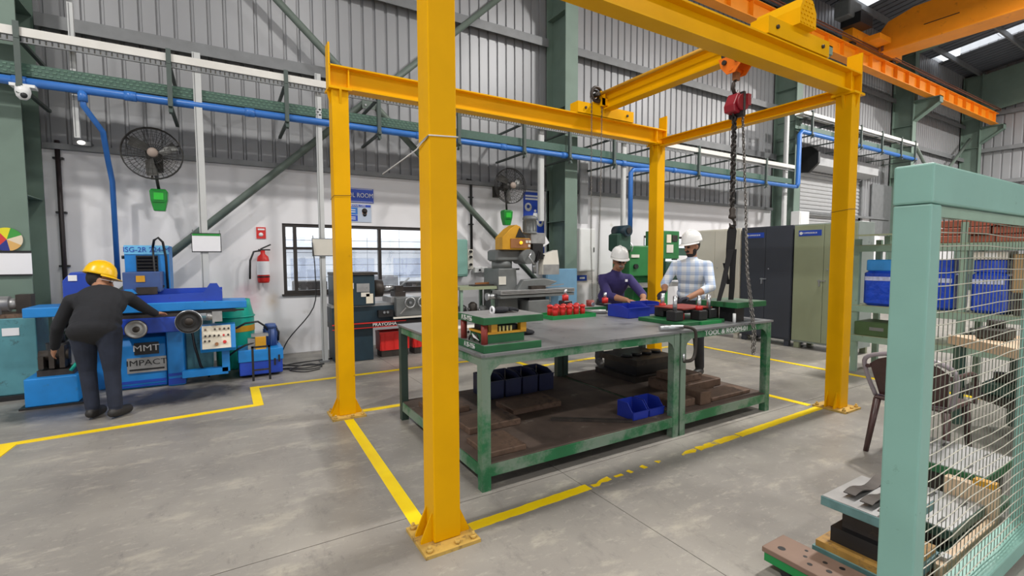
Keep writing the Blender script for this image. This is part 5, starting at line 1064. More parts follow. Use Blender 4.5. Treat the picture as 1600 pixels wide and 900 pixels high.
for i, y in enumerate((1.8, 1.2, .6)):
    t = thing('machine_part', 'greasy steel part on the lower rack shelf, %s' % ('left', 'middle', 'right')[i], 'part', (7.1, y, .485)); MB().cyl((7.0, y, .485), (7.0, y, .62), .12, 14).build('flange', 'darksteel', t); MB().cyl((7.0, y, .62), (7.0, y, .69), .05, 12).build('boss', 'greysteel', t)
# workbench with beige top
ang = math.atan2(-.70, -.60)
t = thing('workbench', 'workbench with beige board top behind the mesh', 'bench', (5.2, 1.2, 0)); t.rotation_euler = (0, 0, math.radians(50))
MB().box(-.75, .5, -.55, .02, .70, .78).build('top', 'beige', t, local=True, bevel=.004)
for x in (-.7, .4):
    for y in (-.5, -.06): MB().box(x, x+.06, y, y+.06, 0, .7).build('leg', 'machgreen2', t, local=True)
MB().box(-.7, .45, -.5, .0, .3, .33).build('shelf', 'darksteel', t, local=True)
def at_bench(x, y): a = math.radians(50); return (5.2+x*math.cos(a)-y*math.sin(a), 1.2+x*math.sin(a)+y*math.cos(a))
bx, by = at_bench(-.35, -.28); t = thing('guard_plate', 'bent grey steel guard lying on the beige bench', 'plate', (bx, by, .78)); t.rotation_euler = (0, 0, math.radians(50)); MB().prism([(-.3, 0), (.3, 0), (.3, .01), (.25, .09), (-.1, .12), (-.3, .02)], 'y', -.14, .14).build('plate', 'greysteel', t, local=True); MB().box(-.3, .3, -.15, -.14, 0, .04).build('lip', 'steel', t, local=True)
bx, by = at_bench(.02, -.3); t = thing('machine_part', 'dark machine part standing on the beige bench', 'part', (bx, by, .78)); MB().cyl((0, 0, 0), (0, 0, .14), .1, 16).cyl((0, 0, .14), (0, 0, .2), .05, 12).build('body', 'darksteel', t, local=True); MB().torus((0, 0, .1), .1, .012).build('ring', 'greysteel', t, local=True)
for i, (lx, ly, z0, hh) in enumerate(((-.5, -.2, .33, .2), (-.15, -.25, .33, .26), (.2, -.2, .33, .18), (.3, -.2, .78, .16))):
    bx, by = at_bench(lx, ly); t = thing('machine_part', ('dark casting on the bench shelf, right end', 'tall dark casting on the bench shelf, middle', 'low dark casting on the bench shelf, left end', 'greasy casting at the left end of the bench top')[i], 'part', (bx, by, z0)); MB().cbox(-.12, .12, -.1, .1, 0, hh*.6, .015).build('body', ['darksteel', 'brownsteel', 'machgreen2', 'darksteel'][i], t, local=True); MB().cyl((0, 0, hh*.6), (0, 0, hh), .06, 12).build('boss', 'darksteel', t, local=True)
# die sets behind the fence
def slot_die(x0, x1, y0, y1, z0, z1, top, edge, lab, slots=4, legs=True):
    t = thing('die_plate', lab, 'die', ((x0+x1)/2, (y0+y1)/2, z0)); MB().box(x0, x1, y0, y1, z1-.05, z1).build('plate', edge, t, bevel=.004); MB().box(x0+.006, x1-.006, y0+.006, y1-.006, z1, z1+.003).build('ground_face', top, t)
    for k in range(slots):
        u, v = x0+(x1-x0)*(.2+.6*(k % 2)), y0+(y1-y0)*(.25+.5*(k//2)/max(1, slots//2-1) if slots > 2 else .5); MB().box(u-.04, u+.04, v-.009, v+.009, z1+.003, z1+.0045).build('slot', 'black', t)
    MB().box(x0+.04, x1-.04, y0+.04, y1-.04, z0+.03, z1-.05).build('block', 'darksteel', t); MB().box(x0, x1, y0, y1, z0, z0+.03).build('base', edge, t)
    return t
slot_die(3.5, 4.0, .82, 1.22, 0, .27, 'greysteel', 'diegreen', 'grey faced slotted die plate on floor behind mesh, further one')
slot_die(2.95, 3.42, .80, 1.06, 0, .15, 'greysteel', 'machgreen2', 'grey faced slotted die plate on floor behind mesh, nearer one')
slot_die(4.15, 4.55, .5, .8, 0, .40, M['diegreen'], 'brightgreen', 'green die block standing on floor behind the mesh', 2)
t = thing('die_block', 'beige and ochre block standing between the slotted die plates', 'block', (3.46, .86, 0)); MB().box(3.43, 3.49, .76, .98, 0, .24).build('body', 'beige', t, bevel=.004); MB().box(3.435, 3.485, .77, .86, .24, .27).build('cap', 'ochre', t)
t = thing('die_block', 'rusty brown block beside green die behind the mesh', 'block', (4.05, .74, 0)); MB().cbox(3.98, 4.12, .66, .8, 0, .22, .01).build('body', 'brownsteel', t); MB().cyl((4.05, .73, .22), (4.05, .73, .25), .03, 12).build('boss', 'brick', t)
t = thing('die_block', 'long beige bar lying on floor behind the mesh', 'bar', (3.3, .775, 0)); MB().box(2.7, 3.4, .755, .79, 0, .09).build('bar', 'beige', t, bevel=.003); MB().box(2.75, 2.8, .755, .79, .09, .11).build('lug', 'greysteel', t)
# die set with wavy sheets left of the post
t = thing('die_set', 'worn teal die set on floor beside the fence post', 'die', (2.57, .96, 0)); MB().box(2.38, 2.78, .82, 1.12, .302, .345).build('upper_plate', M['wornteal'], t, bevel=.003); MB().box(2.385, 2.775, .825, 1.115, .345, .348).build('ground_face', 'greysteel', t)
MB().box(2.46, 2.7, .86, 1.06, .2, .302).build('punch_block', 'darksteel', t); MB().box(2.42, 2.74, .84, 1.09, .13, .2).build('die_block', 'black', t)
tr = MB().box(2.36, 2.8, .80, 1.14, .05, .10).build('lower_plate', M['wornteal'], t); MB().box(2.37, 2.79, .81, 1.13, .10, .13).build('tray', M['dirtyochre'], t); MB().box(2.34, 2.82, .8, 1.16, 0, .05).build('pallet', 'brownsteel', t)
for i, (y, dx) in enumerate(((.85, 0), (.93, .03), (1.01, .06))):
    pts = [(2.40+dx+j*.03, .352+.014*math.sin(j*.62+.4)+.012) for j in range(12)]
    q = tag(MB().prism(pts+[(a, b_-.004) for a, b_ in pts[::-1]], 'y', y, y+.05).build('wavy_strip', 'darksteel'), 'wavy steel strip on the teal die set, %s' % ('nearest', 'middle one', 'farthest')[i], 'strip', 'wavy steel strips')
# brown drilled plate
t = thing('drilled_plate', 'brown drilled steel plate on a green base in the foreground', 'plate', (2.2, 1.0, 0)); MB().box(2.13, 2.31, .76, 1.25, .085, .11).build('plate', M['browndrill'], t, bevel=.003); MB().box(2.135, 2.305, .77, 1.24, .045, .085).build('base', 'brightgreen', t)
for y in (.84, 1.15): MB().cyl((2.15, y, .022), (2.29, y, .022), .022, 12).build('roller', 'black', t)
for (x, y, rr) in ((2.19, 1.19, .017), (2.22, 1.1, .009), (2.27, 1.12, .008), (2.18, 1.06, .011), (2.25, 1.03, .010), (2.2, .99, .012), (2.27, .97, .012), (2.17, .93, .008), (2.23, .9, .007), (2.26, .87, .012), (2.18, .85, .01)): MB().cyl((x, y, .11), (x, y, .1106), rr, 14).build('hole', 'black', t)
M_ = None

# ================================================================== THINGS ON THE TABLES
TZ = .877
d = thing('die_set', 'green die set with red pillars on near corner of table', 'die', (1.58, 2.8, TZ))
lp = MB().box(1.365, 1.80, 2.60, 3.0, TZ, .925).build('lower_plate', 'diegreen', d, bevel=.003); MB().box(1.37, 1.795, 2.605, 2.995, .925, .927).build('ground_face', 'greysteel', lp)
up = MB().box(1.365, 1.815, 2.60, 3.0, 1.055, 1.1).build('upper_plate', 'diegreen', d, bevel=.003); MB().box(1.37, 1.81, 2.605, 2.995, 1.1, 1.102).build('ground_face', 'greysteel', up)
text('number', 'A 35-1156', .046, 'white', lp, (1.362, 2.80, .902), face='-x', xs=.8); text('number', 'A 35-1156', .046, 'white', up, (1.362, 2.84, 1.078), face='-x', xs=.8)
MB().box(1.42, 1.70, 2.66, 2.9, .927, .985).build('die_block', 'diegreen', d); MB().box(1.41, 1.71, 2.65, 2.9, .985, 1.0).build('stripper_plate', 'ochre', d); MB().box(1.44, 1.69, 2.69, 2.88, 1.0, 1.03).build('punch_holder', 'black', d)
for x in (1.44, 1.66): MB().box(x, x+.045, 2.64, 2.68, 1.0, 1.055).build('spacer', 'ochre', d)
for k in range(4): MB().cyl((1.51+k*.028, 2.655, 1.0), (1.51+k*.028, 2.655, 1.035), .008, 8).build('spring', M['springyellow'], d)
for (x, y) in ((1.395, 2.65), (1.395, 2.95), (1.76, 2.95)): MB().cyl((x, y, .927), (x, y, 1.055), .022, 14).build('guide_pillar', 'redpost', d)
MB().tube(smooth([(1.385, 2.7, .935), (1.38, 2.74, .98), (1.39, 2.78, .94), (1.385, 2.83, .96), (1.39, 2.86, .93)]), .007, 6).build('wire_tuft', 'darkchain', d); MB().prism([(2.68, .95), (2.78, .985), (2.76, .96)], 'x', 1.37, 1.374).build('tag', 'paper', d)
t = thing('glove', 'black work glove lying on the near die set', 'glove', (1.62, 2.82, 1.102)); MB().ball((1.6, 2.8, 1.122), (.07, .05, .022)).build('palm', 'blackcloth', t)
for k in range(4): MB().tube([(1.65, 2.77+k*.022, 1.122), (1.69, 2.765+k*.026, 1.125), (1.72, 2.77+k*.028, 1.115)], .011, 7).build('finger', 'blackcloth', t)
MB().torus((1.535, 2.8, 1.122), .022, .008, 'x').build('cuff', 'paper', t)
t = thing('cloth', 'black rag on the table behind the near die set', 'cloth', (1.93, 3.05, TZ)); MB().ball((1.95, 3.12, TZ+.025), (.1, .06, .03)).ball((1.88, 3.1, TZ+.02), (.06, .05, .025)).ball((2.02, 3.1, TZ+.018), (.05, .05, .02)).build('folds', 'blackcloth', t)
t = thing('steel_block', 'drilled white steel block behind the near die set', 'block', (1.5, 3.25, TZ)); MB().cbox(1.42, 1.66, 3.18, 3.3, TZ, .96, .004).build('body', 'offwhite', t); MB().cyl((1.54, 3.18, .925), (1.54, 3.178, .925), .01, 10).build('hole', 'black', t)
# tray with red bushes
t = thing('parts_tray', 'green tray standing on middle of table under red bushes', 'tray', (2.93, 3.83, TZ)); MB().box(2.68, 3.22, 3.68, 3.98, TZ, .893).build('base', 'brightgreen', t)
for a in ((2.68, 3.22, 3.68, 3.69), (2.68, 3.22, 3.97, 3.98)): MB().box(*a, .893, .915).build('rim', 'brightgreen', t)
for a in ((2.68, 2.69, 3.69, 3.97), (3.21, 3.22, 3.69, 3.97)): MB().box(*a, .893, .915).build('rim', 'brightgreen', t)
for i in range(2):
    for j in range(5):
        x, y = 2.75+j*.085+i*.03, 3.74+i*.13; q = thing('guide_bush', 'red guide bush, %s from the left in the %s row of green tray' % (('first', 'second', 'third', 'fourth', 'last')[j], ('front', 'back')[i]), 'bush', (x, y, .893), 'red bushes in the green tray'); MB().lathe([(0, .893), (.027, .893), (.027, .96), (.022, .975), (.03, .98), (.03, 1.0), (.016, 1.005), (0, 1.0)], (x, y, 0), n=14).build('body', 'red', q); MB().cyl((x, y, 1.0), (x, y, 1.012), .012, 10).build('core', 'redpost', q)
t = thing('wrench', 'grey air wrench lying on the table before the blue bin', 'tool', (3.4, 3.85, TZ)); MB().cyl((3.3, 3.95, TZ+.025), (3.46, 3.8, TZ+.025), .022, 12).build('body', 'greysteel', t); MB().cyl((3.46, 3.8, TZ+.02), (3.52, 3.74, TZ+.02), .014, 10).build('nose', 'steel', t); MB().tube([(3.3, 3.95, TZ+.03), (3.24, 3.98, TZ+.02), (3.2, 3.95, TZ+.015)], .016, 8).build('handle', 'teal', t)
def bin_(x0, x1, y0, y1, z0, h, m, lab, group=None, open_front=False):
    t = thing('parts_bin', lab, 'bin', ((x0+x1)/2, (y0+y1)/2, z0), group); w_ = .006; zf = z0+h*(.45 if open_front else .8)
    MB().box(x0+.01, x1-.01, y0+.01, y1-.01, z0, z0+w_).build('bottom', m, t); MB().box(x0+.01, x1-.01, y1-.01-w_, y1-.01, z0+w_, z0+h).build('back', m, t)
    MB().prism([(x0+.01, z0+w_), (x1-.01, z0+w_), (x1-.004, zf), (x0+.004, zf)], 'y', y0+.004, y0+.004+w_).build('front', m, t)
    for x in (x0+.004, x1-.004-w_): MB().prism([(y0+.01, z0+w_), (y1-.017, z0+w_), (y1-.017, z0+h), (y0+(y1-y0)*.35, z0+h), (y0+.01, zf)], 'x', x, x+w_).build('side', m, t)
    MB().box(x0, x1, y0, y0+.012, zf, zf+.008).build('rim', m, t)
    return t
bin_(3.36, 3.66, 3.36, 3.68, TZ, .12, 'binblue', 'blue parts bin on the table in front of man in navy shirt', 'blue bins on the table')
bin_(3.78, 4.04, 3.52, 3.78, TZ, .12, 'binblue', 'blue parts bin just right of the other one on table', 'blue bins on the table')
# second die with pillars on the short table
d = thing('die_set', 'black and green die set with steel pillars and red sleeves', 'die', (3.7, 3.05, TZ)); MB().box(3.36, 3.93, 2.72, 3.24, TZ, .91).build('base_plate', 'diegreen', d, bevel=.003)
MB().box(3.58, 3.86, 2.70, 2.72, TZ+.001, .905).build('front_lug', 'brightgreen', d); MB().box(3.55, 3.86, 2.85, 3.15, .97, 1.005).build('stripper', 'black', d); MB().box(3.5, 3.9, 2.83, 3.17, 1.005, 1.015).build('shiny_plate', 'redpost', d)
for i, (x, y, sl) in enumerate(((3.42, 2.86, 0), (3.67, 2.80, 1), (3.86, 2.84, 0), (3.6, 3.16, 1))):
    bk = MB().cbox(x-.055, x+.055, y-.055, y+.055, .91, 1.0, .008).build('corner_block', 'black', d); MB().cyl((x, y, 1.0), (x, y, 1.13), .019, 14).build('pillar', 'steel', bk)
    if sl: MB().cyl((x, y, 1.0), (x, y, 1.035), .032, 14).build('sleeve', 'red', bk)
for x in (3.49, 3.56): MB().cyl((x, 2.9, .91), (x, 2.9, .97), .024, 12).build('red_spring', 'red', d)
d = thing('die_plate', 'thick green plate on black blocks under the sling', 'plate', (4.15, 2.85, TZ)); MB().box(3.96, 4.42, 2.62, 3.06, 1.01, 1.06).build('plate', 'diegreen', d, bevel=.003); MB().box(3.965, 4.415, 2.625, 3.055, 1.06, 1.062).build('ground_face', M['greenface'], d)
for a in ((4.02, 4.16, 2.68, 2.84), (4.26, 4.38, 2.86, 3.0), (4.0, 4.1, 2.9, 3.02)): MB().box(*a, TZ, 1.01).build('riser', 'black', d)
MB().cyl((3.985, 2.66, TZ), (3.985, 2.66, .96), .014, 10).build('dowel', 'white', d)
# rear things on table
t = thing('parts_tray', 'green tray with red clamp at back of table', 'tray', (3.35, 4.08, TZ)); MB().box(3.1, 3.65, 4.0, 4.2, TZ+.0, .93).build('base', 'diegreen', t); MB().box(3.12, 3.63, 4.02, 4.18, .93, .934).build('liner', 'greysteel', t)
q = thing('clamp', 'red clamp block resting on the rear green tray', 'clamp', (3.5, 4.1, .934)); MB().cyl((3.5, 4.1, .934), (3.5, 4.1, 1.0), .045, 14).build('body', 'redpost', q); MB().cyl((3.5, 4.05, .96), (3.5, 4.15, .96), .02, 10).build('screw', 'steel', q)
for i, (x, y) in enumerate(((3.15, 4.1), (3.72, 4.1))):
    q = thing('guide_post', 'black block with red sleeve and steel post at table back, %s' % ('left', 'right')[i], 'die part', (x, y, TZ if i else .934)); z0 = TZ if i else .934; MB().cbox(x-.06, x+.06, y-.05, y+.05, z0, z0+.08, .008).build('block', 'black', q); MB().cyl((x, y, z0+.08), (x, y, z0+.14), .035, 14).build('sleeve', 'red', q); MB().cyl((x, y, z0+.14), (x, y, z0+.2), .018, 12).build('post', 'steel', q)
t = thing('steel_sheet', 'flat dark plates lying under the hands of the men', 'plate', (3.95, 3.95, TZ)); MB().box(3.84, 4.4, 3.82, 4.15, TZ, .91).build('plate', 'darksteel', t); MB().box(3.9, 4.35, 3.84, 4.1, .91, .93).build('top_plate', 'black', t)
# C clamp at the table corner
t = thing('c_clamp', 'grey C clamp hanging on table edge at the joint of tables', 'clamp', (3.2, 2.55, .6)); MB().tube(smooth([(3.16, 2.6, .905), (3.2, 2.55, .91), (3.26, 2.52, .88), (3.27, 2.52, .78), (3.26, 2.52, .68), (3.22, 2.52, .64), (3.14, 2.53, .64)], 4), .014, 8).build('frame', 'darksteel', t); MB().cyl((3.0, 2.66, .905), (3.18, 2.58, .905), .022, 12).build('grip', 'steel', t); MB().cyl((3.14, 2.53, .64), (3.14, 2.53, .70), .011, 8).build('screw', 'steel', t)
# ---------------- things on the lower shelves
SZ = .172
bin_(2.74, 2.92, 2.68, 2.88, SZ, .13, 'binblue', 'blue open fronted bin on the lower shelf, left of pair', 'blue bins on the lower shelf', True)
bin_(2.925, 3.105, 2.68, 2.88, SZ, .13, 'binblue', 'blue open fronted bin on the lower shelf, right of pair', 'blue bins on the lower shelf', True)
for i in range(4): bin_(2.02+i*.19, 2.2+i*.19, 3.78, 4.1, SZ, .2, M['nightblue'], 'dark blue bin at the back of lower shelf, number %s from left' % ('one', 'two', 'three', 'four')[i], 'dark bins at shelf back')
def plates(lab, lst, m='brownsteel', name='steel_plate'):
    for i, a in enumerate(lst):
        t = tag(MB().cbox(*a, .006).build(name, m), lab[i] if isinstance(lab, list) else lab, 'plate')
plates(['brown steel plate at front left of lower shelf', 'brown steel plate behind the front left one on shelf', 'long dark flat plate in the middle of lower shelf', 'dark steel plate at the left end of shelf'], [(1.42, 1.72, 2.66, 2.98, SZ, SZ+.04), (1.5, 1.95, 3.1, 3.4, SZ, SZ+.05), (2.0, 2.5, 3.3, 3.6, SZ, SZ+.05), (1.42, 1.75, 3.6, 3.95, SZ, SZ+.05)])
t = tag(MB().bar((2.2, 3.05, SZ+.012), (2.72, 2.67, SZ+.012), .04, .022).build('flat_bar', 'darksteel'), 'dark flat bar lying across shelf beside the blue bins', 'bar')
d = thing('die_set', 'large black die set on the shelf under table joint', 'die', (3.95, 3.81, SZ)); MB().box(3.6, 4.3, 3.5, 4.12, SZ, .23).build('lower_plate', 'darksteel', d); MB().box(3.68, 4.2, 3.56, 4.06, .23, .34).build('block', 'black', d); MB().box(3.64, 4.26, 3.52, 4.1, .34, .40).build('upper_plate', 'darksteel', d)
for k in range(4): MB().cyl((3.72+k*.15, 3.75, .40), (3.72+k*.15, 3.75, .43), .06, 12).build('bush', 'black', d)
for i, a in enumerate(((3.62, 4.12, 2.95, 3.35, SZ, .27), (3.68, 4.0, 3.0, 3.3, .27, .34), (3.72, 4.3, 2.68, 2.9, SZ, .21), (3.25, 3.52, 2.7, 2.95, SZ, .24), (3.54, 3.68, 2.66, 2.84, SZ, .29), (4.1, 4.3, 3.0, 3.2, SZ, .25))):
    tag(MB().cbox(*a, .008).build('steel_block', 'brownsteel'), ['thick brown steel block on shelf of short table', 'brown block stacked on the thick steel block', 'long thin brown plate at shelf front of short table', 'low brown block behind the middle table leg', 'upright brown block beside the middle table leg', 'small brown block at right of short table shelf'][i], 'block')
t = tag(MB().cyl((3.83, 3.1, .34), (3.83, 3.1, .40), .02, 8).build('bolt', 'black'), 'black bolt standing on the stacked brown block', 'bolt')
t = tag(MB().box(.335, .375, 1.9, 1.93, 0, .001).build('scrap', 'green_plastic'), 'tiny green scrap of plastic lying on bare floor', 'scrap')

# ================================================================== PEOPLE
class Body:
    """capsules and ellipsoids fused by a voxel remesh into one skin; each face takes the cloth of its nearest primitive"""
    def __init__(s): s.mb = MB(); s.pr = []
    def cap(s, p, q, r1, r2, zone, n=14):
        p, q = Vector(p), Vector(q); s.mb.cyl(p, q, r1, n, r2); s.mb.ball(p, r1, n, 8); s.mb.ball(q, r2, n, 8); s.pr.append(('c', p, q, r1, r2, zone))
    def ell(s, c, rad, zone, mtx=None, push=0):
        mtx = mtx or Matrix.Identity(3); s.mb.ball(Vector(c), rad, 18, 12, mtx); s.pr.append(('e', Vector(c), rad, mtx, push, zone))
    def finish(s, name, parent, mats, voxel=.0075, smooth_it=5):
        me = s.mb.mesh(name, M['skin'], Vector((0, 0, 0))); o = bpy.data.objects.new(name, me); COL.objects.link(o)
        rm = o.modifiers.new('r', 'REMESH'); rm.mode = 'VOXEL'; rm.voxel_size = voxel
        sm = o.modifiers.new('s', 'SMOOTH'); sm.factor = .5; sm.iterations = smooth_it
        dg = bpy.context.evaluated_depsgraph_get(); me2 = bpy.data.meshes.new_from_object(o.evaluated_get(dg)); bpy.data.objects.remove(o)
        zones = list(mats.keys()); me2.materials.clear()
        for z in zones: me2.materials.append(M[mats[z]])
        n = len(me2.polygons); co = np.empty(n*3); me2.polygons.foreach_get('center', co); co = co.reshape(-1, 3); best = np.full(n, 1e9); idx = np.zeros(n, int)
        for p in s.pr:
            if p[0] == 'c':
                a, b = np.array(p[1]), np.array(p[2]); d = b-a; t = np.clip(((co-a)@d)/max(1e-9, d@d), 0, 1); dist = np.linalg.norm(co-a-t[:, None]*d, axis=1)-(p[3]+(p[4]-p[3])*t); z = p[5]
            else:
                Rm = np.array(p[3]); l = (co-np.array(p[1]))@Rm; r = np.array(p[2]); k = np.linalg.norm(l/r, axis=1); dist = (k-1)*r.min()-p[4]; z = p[5]
            m_ = dist < best; best[m_] = dist[m_]; idx[m_] = zones.index(z)
        me2.polygons.foreach_set('material_index', idx.astype(np.int32)); me2.polygons.foreach_set('use_smooth', np.ones(n, bool)); 
        me2.transform(Matrix.Translation(-root_loc(parent))); me2.update()
        ob = bpy.data.objects.new(name, me2); COL.objects.link(ob); ob.parent = parent
        return ob
def V3(*a): return Vector(a)
def hand(b, wrist, d, nrm, zone, side, curl=.5):
    """palm, four unequal bent fingers and a thumb that leaves the side of the palm"""
    d = Vector(d).normalized(); nrm = (Vector(nrm)-d*Vector(nrm).dot(d)).normalized(); s = d.cross(nrm)*side; w_ = Vector(wrist)
    mt = Matrix((s, d, nrm)).transposed(); b.ell(w_+d*.05, (.042, .055, .018), zone, mt)
    for i, L in enumerate((.072, .082, .076, .06)):
        o = w_+d*.085+s*(.030-.020*i); m1 = o+d*L*.5-nrm*L*.12*curl; m2 = m1+(d*(1-curl*.6)-nrm*curl).normalized()*L*.5
        b.cap(o, m1, .0095, .0092, zone, 8); b.cap(m1, m2, .0092, .008, zone, 8)
    t0 = w_+d*.03+s*.035; t1 = t0+(s*.6+d*.8).normalized()*.04-nrm*.008; t2 = t1+(d*.9+s*.1-nrm*.4).normalized()*.032
    b.cap(t0, t1, .012, .0105, zone, 8); b.cap(t1, t2, .0105, .009, zone, 8)
def head(b, c, f, up, hair, beard=None, tache=None):
    f = Vector(f).normalized(); up = (Vector(up)-f*Vector(up).dot(f)).normalized(); r = f.cross(up); mt = Matrix((r, f, up)).transposed(); c = Vector(c)
    P = lambda x, y, z: c+r*x+f*y+up*z
    b.ell(P(0, -.01, .025), (.076, .094, .10), 'skin', mt); b.ell(P(0, .02, -.045), (.058, .066, .07), 'skin', mt)
    b.cap(P(0, .085, .018), P(0, .108, -.022), .009, .014, 'skin', 8); b.cap(P(-.035, .075, .03), P(.035, .075, .03), .012, .012, 'skin', 8)
    for sx in (-1, 1):
        b.ell(P(sx*.078, -.005, -.005), (.01, .02, .03), 'skin', mt); b.ell(P(sx*.032, .082, .008), (.013, .010, .008), 'eye', mt, .004)
    b.ell(P(0, .083, -.058), (.024, .010, .008), 'lip', mt, .002)
    b.ell(P(0, -.03, .03), (.079, .085, .10), 'hair', mt, .002) if hair else None
    if beard:
        b.ell(P(0, .025, -.09), (.054, .058, .03), 'hair', mt, .002)
        for sx in (-1, 1): b.ell(P(sx*.057, .015, -.055), (.012, .03, .035), 'hair', mt, 0)
        b.ell(P(0, .088, -.042), (.03, .012, .008), 'hair', mt, .003)
    if tache: b.ell(P(0, .088, -.042), (.034, .014, .011), 'tache', mt, .004)
    return P, mt
def helmet(P, mt, parent, m, tilt=0.0):
    c = P(0, -.012, .052)-root_loc(parent)
    prof = [(0, .145), (.04, .142), (.075, .128), (.102, .10), (.118, .06), (.124, .02), (.128, 0), (.122, 0), (.117, .02), (.10, .07), (0, .12)]
    mb = MB(); k = 26; vs = []
    for r_, h_ in prof:
        for i in range(k):
            a = 2*PI*i/k; vs.append(c+mt @ Vector((r_*.88*math.cos(a), r_*1.08*math.sin(a), h_)))
    mb.add(vs, [(i*k+j, i*k+(j+1) % k, (i+1)*k+(j+1) % k, (i+1)*k+j) for i in range(len(prof)-1) for j in range(k)], True)
    vs = []
    for i in range(13):
        a = PI*(i/12); e = math.sin(a)
        vs += [c+mt @ Vector((.112*math.cos(a), .135*math.sin(a), .004)), c+mt @ Vector((.116*math.cos(a), .137*math.sin(a)+.05*e, -.008)), c+mt @ Vector((.112*math.cos(a), .135*math.sin(a), -.002)), c+mt @ Vector((.116*math.cos(a), .137*math.sin(a)+.05*e, -.013))]
    fs = []
    for i in range(12): a = i*4; q = a+4; fs += [(a, a+1, q+1, q), (a+2, q+2, q+3, a+3), (a+1, a+3, q+3, q+1)]
    mb.add(vs, fs)
    hp = mb.build('helmet', m, parent, local=True)
    MB().tube([c+mt @ Vector((0, .11*math.sin(t_), .06+.092*math.cos(t_))) for t_ in (-1.2, -.8, -.4, 0, .4, .8, 1.2)], .008, 6).build('crown_ridge', m, hp, local=True)
    return hp
def glasses(P, parent, m='eye'):
    o = -root_loc(parent); mb = MB()
    for sx in (-1, 1): mb.tube([P(sx*.032+.026*math.cos(a), .104, .008+.019*math.sin(a))+o for a in [2*PI*i/12 for i in range(12)]], .0028, 5, closed=True); mb.tube([P(sx*.058, .104, .012)+o, P(sx*.082, .06, .012)+o, P(sx*.084, -.01, .01)+o], .0026, 5)
    mb.tube([P(-.008, .106, .012)+o, P(.008, .106, .012)+o], .0028, 5); mb.build('glasses', m, parent, local=True)
def person(label, base, pelvis, chest, neck, hd, hf, hup, shR, elR, wrR, shL, elL, wrL, hips, knees, ankles, toes, zone_arm, mats, hz, **kw):
    t = thing('person', label, 'person', base); b = Body(); pelvis, chest, neck = Vector(pelvis), Vector(chest), Vector(neck)
    side = (Vector(shR)-Vector(shL)).normalized(); upv = (chest-pelvis).normalized(); fw = upv.cross(side); side2 = fw.cross(upv).normalized() if fw.length > 0 else side
    fwd = side2.cross(upv); mt = Matrix((side2, fwd.normalized(), upv)).transposed(); k = kw.get('girth', 1.0)
    b.ell(pelvis, (.17*k, .125*k, .13), kw.get('hipzone', 'pants'), mt); mid = pelvis.lerp(chest, .45); b.ell(pelvis.lerp(chest, .22), (.172*k, .13*k, .16), kw.get('hipzone', 'shirt'), mt) if kw.get('hipzone') else None; b.ell(mid, (.165*k, .125*k, .19), 'shirt', mt); b.ell(chest, (.185*k, .125*k, .20), 'shirt', mt); b.ell(pelvis+upv*kw.get('hem', .07), (.178*k, .135*k, .09), 'shirt', mt)
    b.cap(chest+upv*.06, neck-upv*.035, .085, .064, 'shirt'); b.cap(neck-upv*.03, Vector(hd)-Vector(hup).normalized()*.03, .056, .054, 'skin')
    for sh, el, wr in ((shR, elR, wrR), (shL, elL, wrL)):
        sh, el, wr = Vector(sh), Vector(el), Vector(wr); sh = sh-upv*.025; b.cap(chest+(sh-chest)*.35+upv*.05, sh, .085, .064, 'shirt'); b.cap(chest+upv*.15, sh, .055, .05, 'shirt'); b.cap(sh, el, .062, .054, 'shirt')
        if zone_arm == 'long': b.cap(el, wr, .052, .040, 'shirt')
        else:
            c_ = el.lerp(wr, .32); b.cap(el, c_, .053, .049, 'shirt'); b.cap(c_, wr, .042, .030, 'skin')
    for i in range(2):
        h_, kn, an, to = Vector(hips[i]), Vector(knees[i]), Vector(ankles[i]), Vector(toes[i]); b.cap(h_, kn, .095*k, .068, 'pants'); b.cap(kn, an+Vector((0, 0, .03)), .066, .056, 'pants')
        b.cap(an+Vector((0, 0, -.03)), to, .054, .044, 'shoe'); b.cap(an+(an-to).normalized()*.04+Vector((0, 0, -.045)), an+Vector((0, 0, -.02)), .04, .05, 'shoe')
    for (wr, d, nrm, s_) in hz: hand(b, wr, d, nrm, kw.get('handzone', 'skin'), s_, kw.get('curl', .5))
    P, hm = head(b, hd, hf, hup, kw.get('hair', True), kw.get('beard'), kw.get('tache'))
    if kw.get('collar'):
        b.cap(neck+Vector((0, 0, -.05)), neck+Vector((0, 0, -.035)), .066, .066, 'shirt')
    b.finish('body', t, mats); helmet(P, hm, t, kw['helmet'])
    if kw.get('glasses'): glasses(P, t, kw['glasses'])
    return t, P
base_m = {'skin': 'skin', 'shirt': 'navyshirt', 'pants': 'darkpants', 'shoe': 'shoe', 'eye': 'eye', 'lip': 'lip', 'hair': 'hair', 'tache': 'greyhair', 'glove': 'glove'}
m1, P1 = person('person in navy shirt and white helmet working over the table', (4.46, 4.8, 0), (4.45, 4.80, .90), (4.36, 4.64, 1.13), (4.33, 4.57, 1.31), (4.325, 4.5, 1.425), (-.40, -.86, -.20), (-.1, -.2, 1),
    (4.18, 4.67, 1.22), (4.10, 4.45, 1.0), (4.13, 4.17, .965), (4.50, 4.50, 1.22), (4.50, 4.27, 1.01), (4.34, 4.10, .97),
    ((4.37, 4.86, .86), (4.53, 4.76, .86)), ((4.34, 4.85, .47), (4.54, 4.74, .47)), ((4.36, 4.92, .09), (4.58, 4.80, .09)), ((4.28, 4.78, .045), (4.50, 4.66, .045)), 'short', base_m,
    (((4.13, 4.17, .965), (.25, -1, -.12), (0, 0, 1), 1), ((4.34, 4.10, .97), (-.75, -.6, -.1), (0, 0, 1), -1)), helmet='helmetwhite', glasses='eye', tache=True, girth=1.02, collar=True)
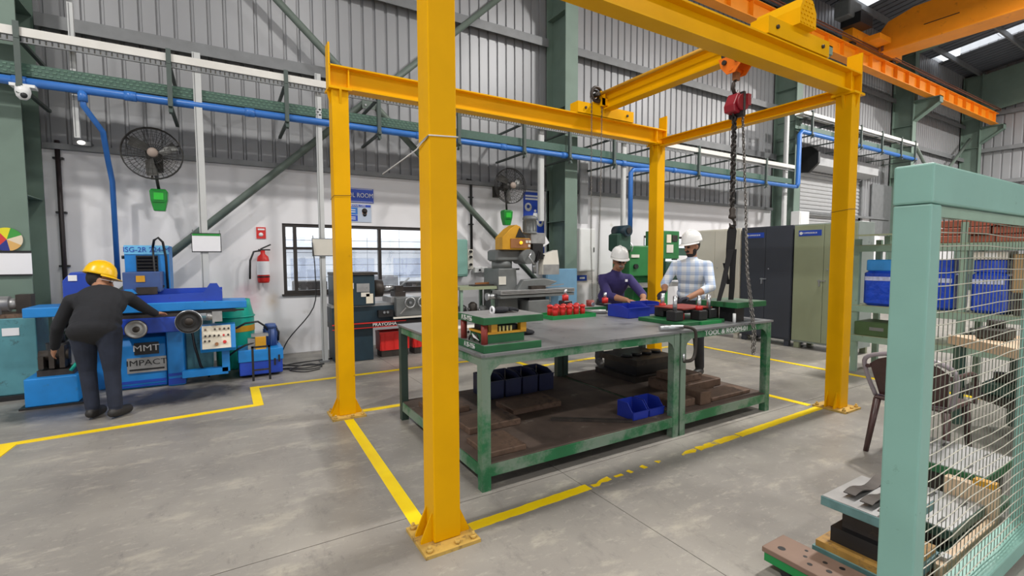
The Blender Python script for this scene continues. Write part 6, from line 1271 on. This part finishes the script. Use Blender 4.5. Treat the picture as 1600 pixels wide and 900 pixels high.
MB().box(4.36, 4.40, 4.43, 4.435, 1.17, 1.20, Matrix.Identity(4)).build('pocket_badge', 'paper', m1)
m2m = dict(base_m); m2m['shirt'] = 'plaid'
m2, P2 = person('person in plaid shirt and white helmet leaning on the table end', (4.95, 3.88, 0), (4.96, 3.90, .96), (4.88, 3.84, 1.28), (4.86, 3.82, 1.48), (4.84, 3.815, 1.605), (-.97, .08, -.2), (-.12, 0, 1),
    (4.79, 4.01, 1.40), (4.66, 4.06, 1.15), (4.50, 3.92, 1.08), (4.95, 3.67, 1.40), (4.86, 3.55, 1.13), (4.56, 3.63, 1.01),
    ((4.92, 3.98, .9), (5.0, 3.81, .9)), ((4.90, 4.0, .48), (4.98, 3.8, .48)), ((4.95, 4.03, .09), (5.04, 3.82, .09)), ((4.81, 4.01, .045), (4.90, 3.78, .045)), 'short', m2m,
    (((4.50, 3.92, 1.08), (-.85, -.2, -.5), (-.4, 0, .9), 1), ((4.56, 3.63, 1.01), (-1, .1, -.12), (0, 0, 1), -1)), helmet='helmetwhite', beard=True, handzone='glove', collar=True)
m3m = dict(base_m); m3m['shirt'] = 'blackjacket'; m3m['pants'] = 'jeans'
m3, P3 = person('person in black jacket and yellow helmet bending over the grinder', (-1.0, 5.68, 0), (-1.04, 5.73, .84), (-1.03, 5.97, 1.06), (-1.05, 6.11, 1.19), (-1.07, 6.2, 1.26), (.93, .2, -.30), (.25, .2, 1),
    (-.83, 6.05, 1.11), (-.74, 6.2, .98), (-.66, 6.36, .895), (-1.24, 5.98, 1.10), (-1.36, 6.02, .84), (-1.42, 6.16, .64),
    ((-1.13, 5.75, .80), (-.94, 5.71, .80)), ((-1.12, 5.79, .45), (-.93, 5.70, .45)), ((-1.09, 5.73, .09), (-.91, 5.64, .09)), ((-1.05, 5.86, .045), (-.84, 5.76, .045)), 'long', m3m,
    (((-.66, 6.36, .895), (.55, .8, -.1), (0, 0, 1), -1), ((-1.42, 6.16, .64), (-.3, .5, -.8), (-.5, -.5, .2), 1)), helmet='helmetyellow', glasses='paper', girth=1.12, hem=-.05, hipzone='shirt')
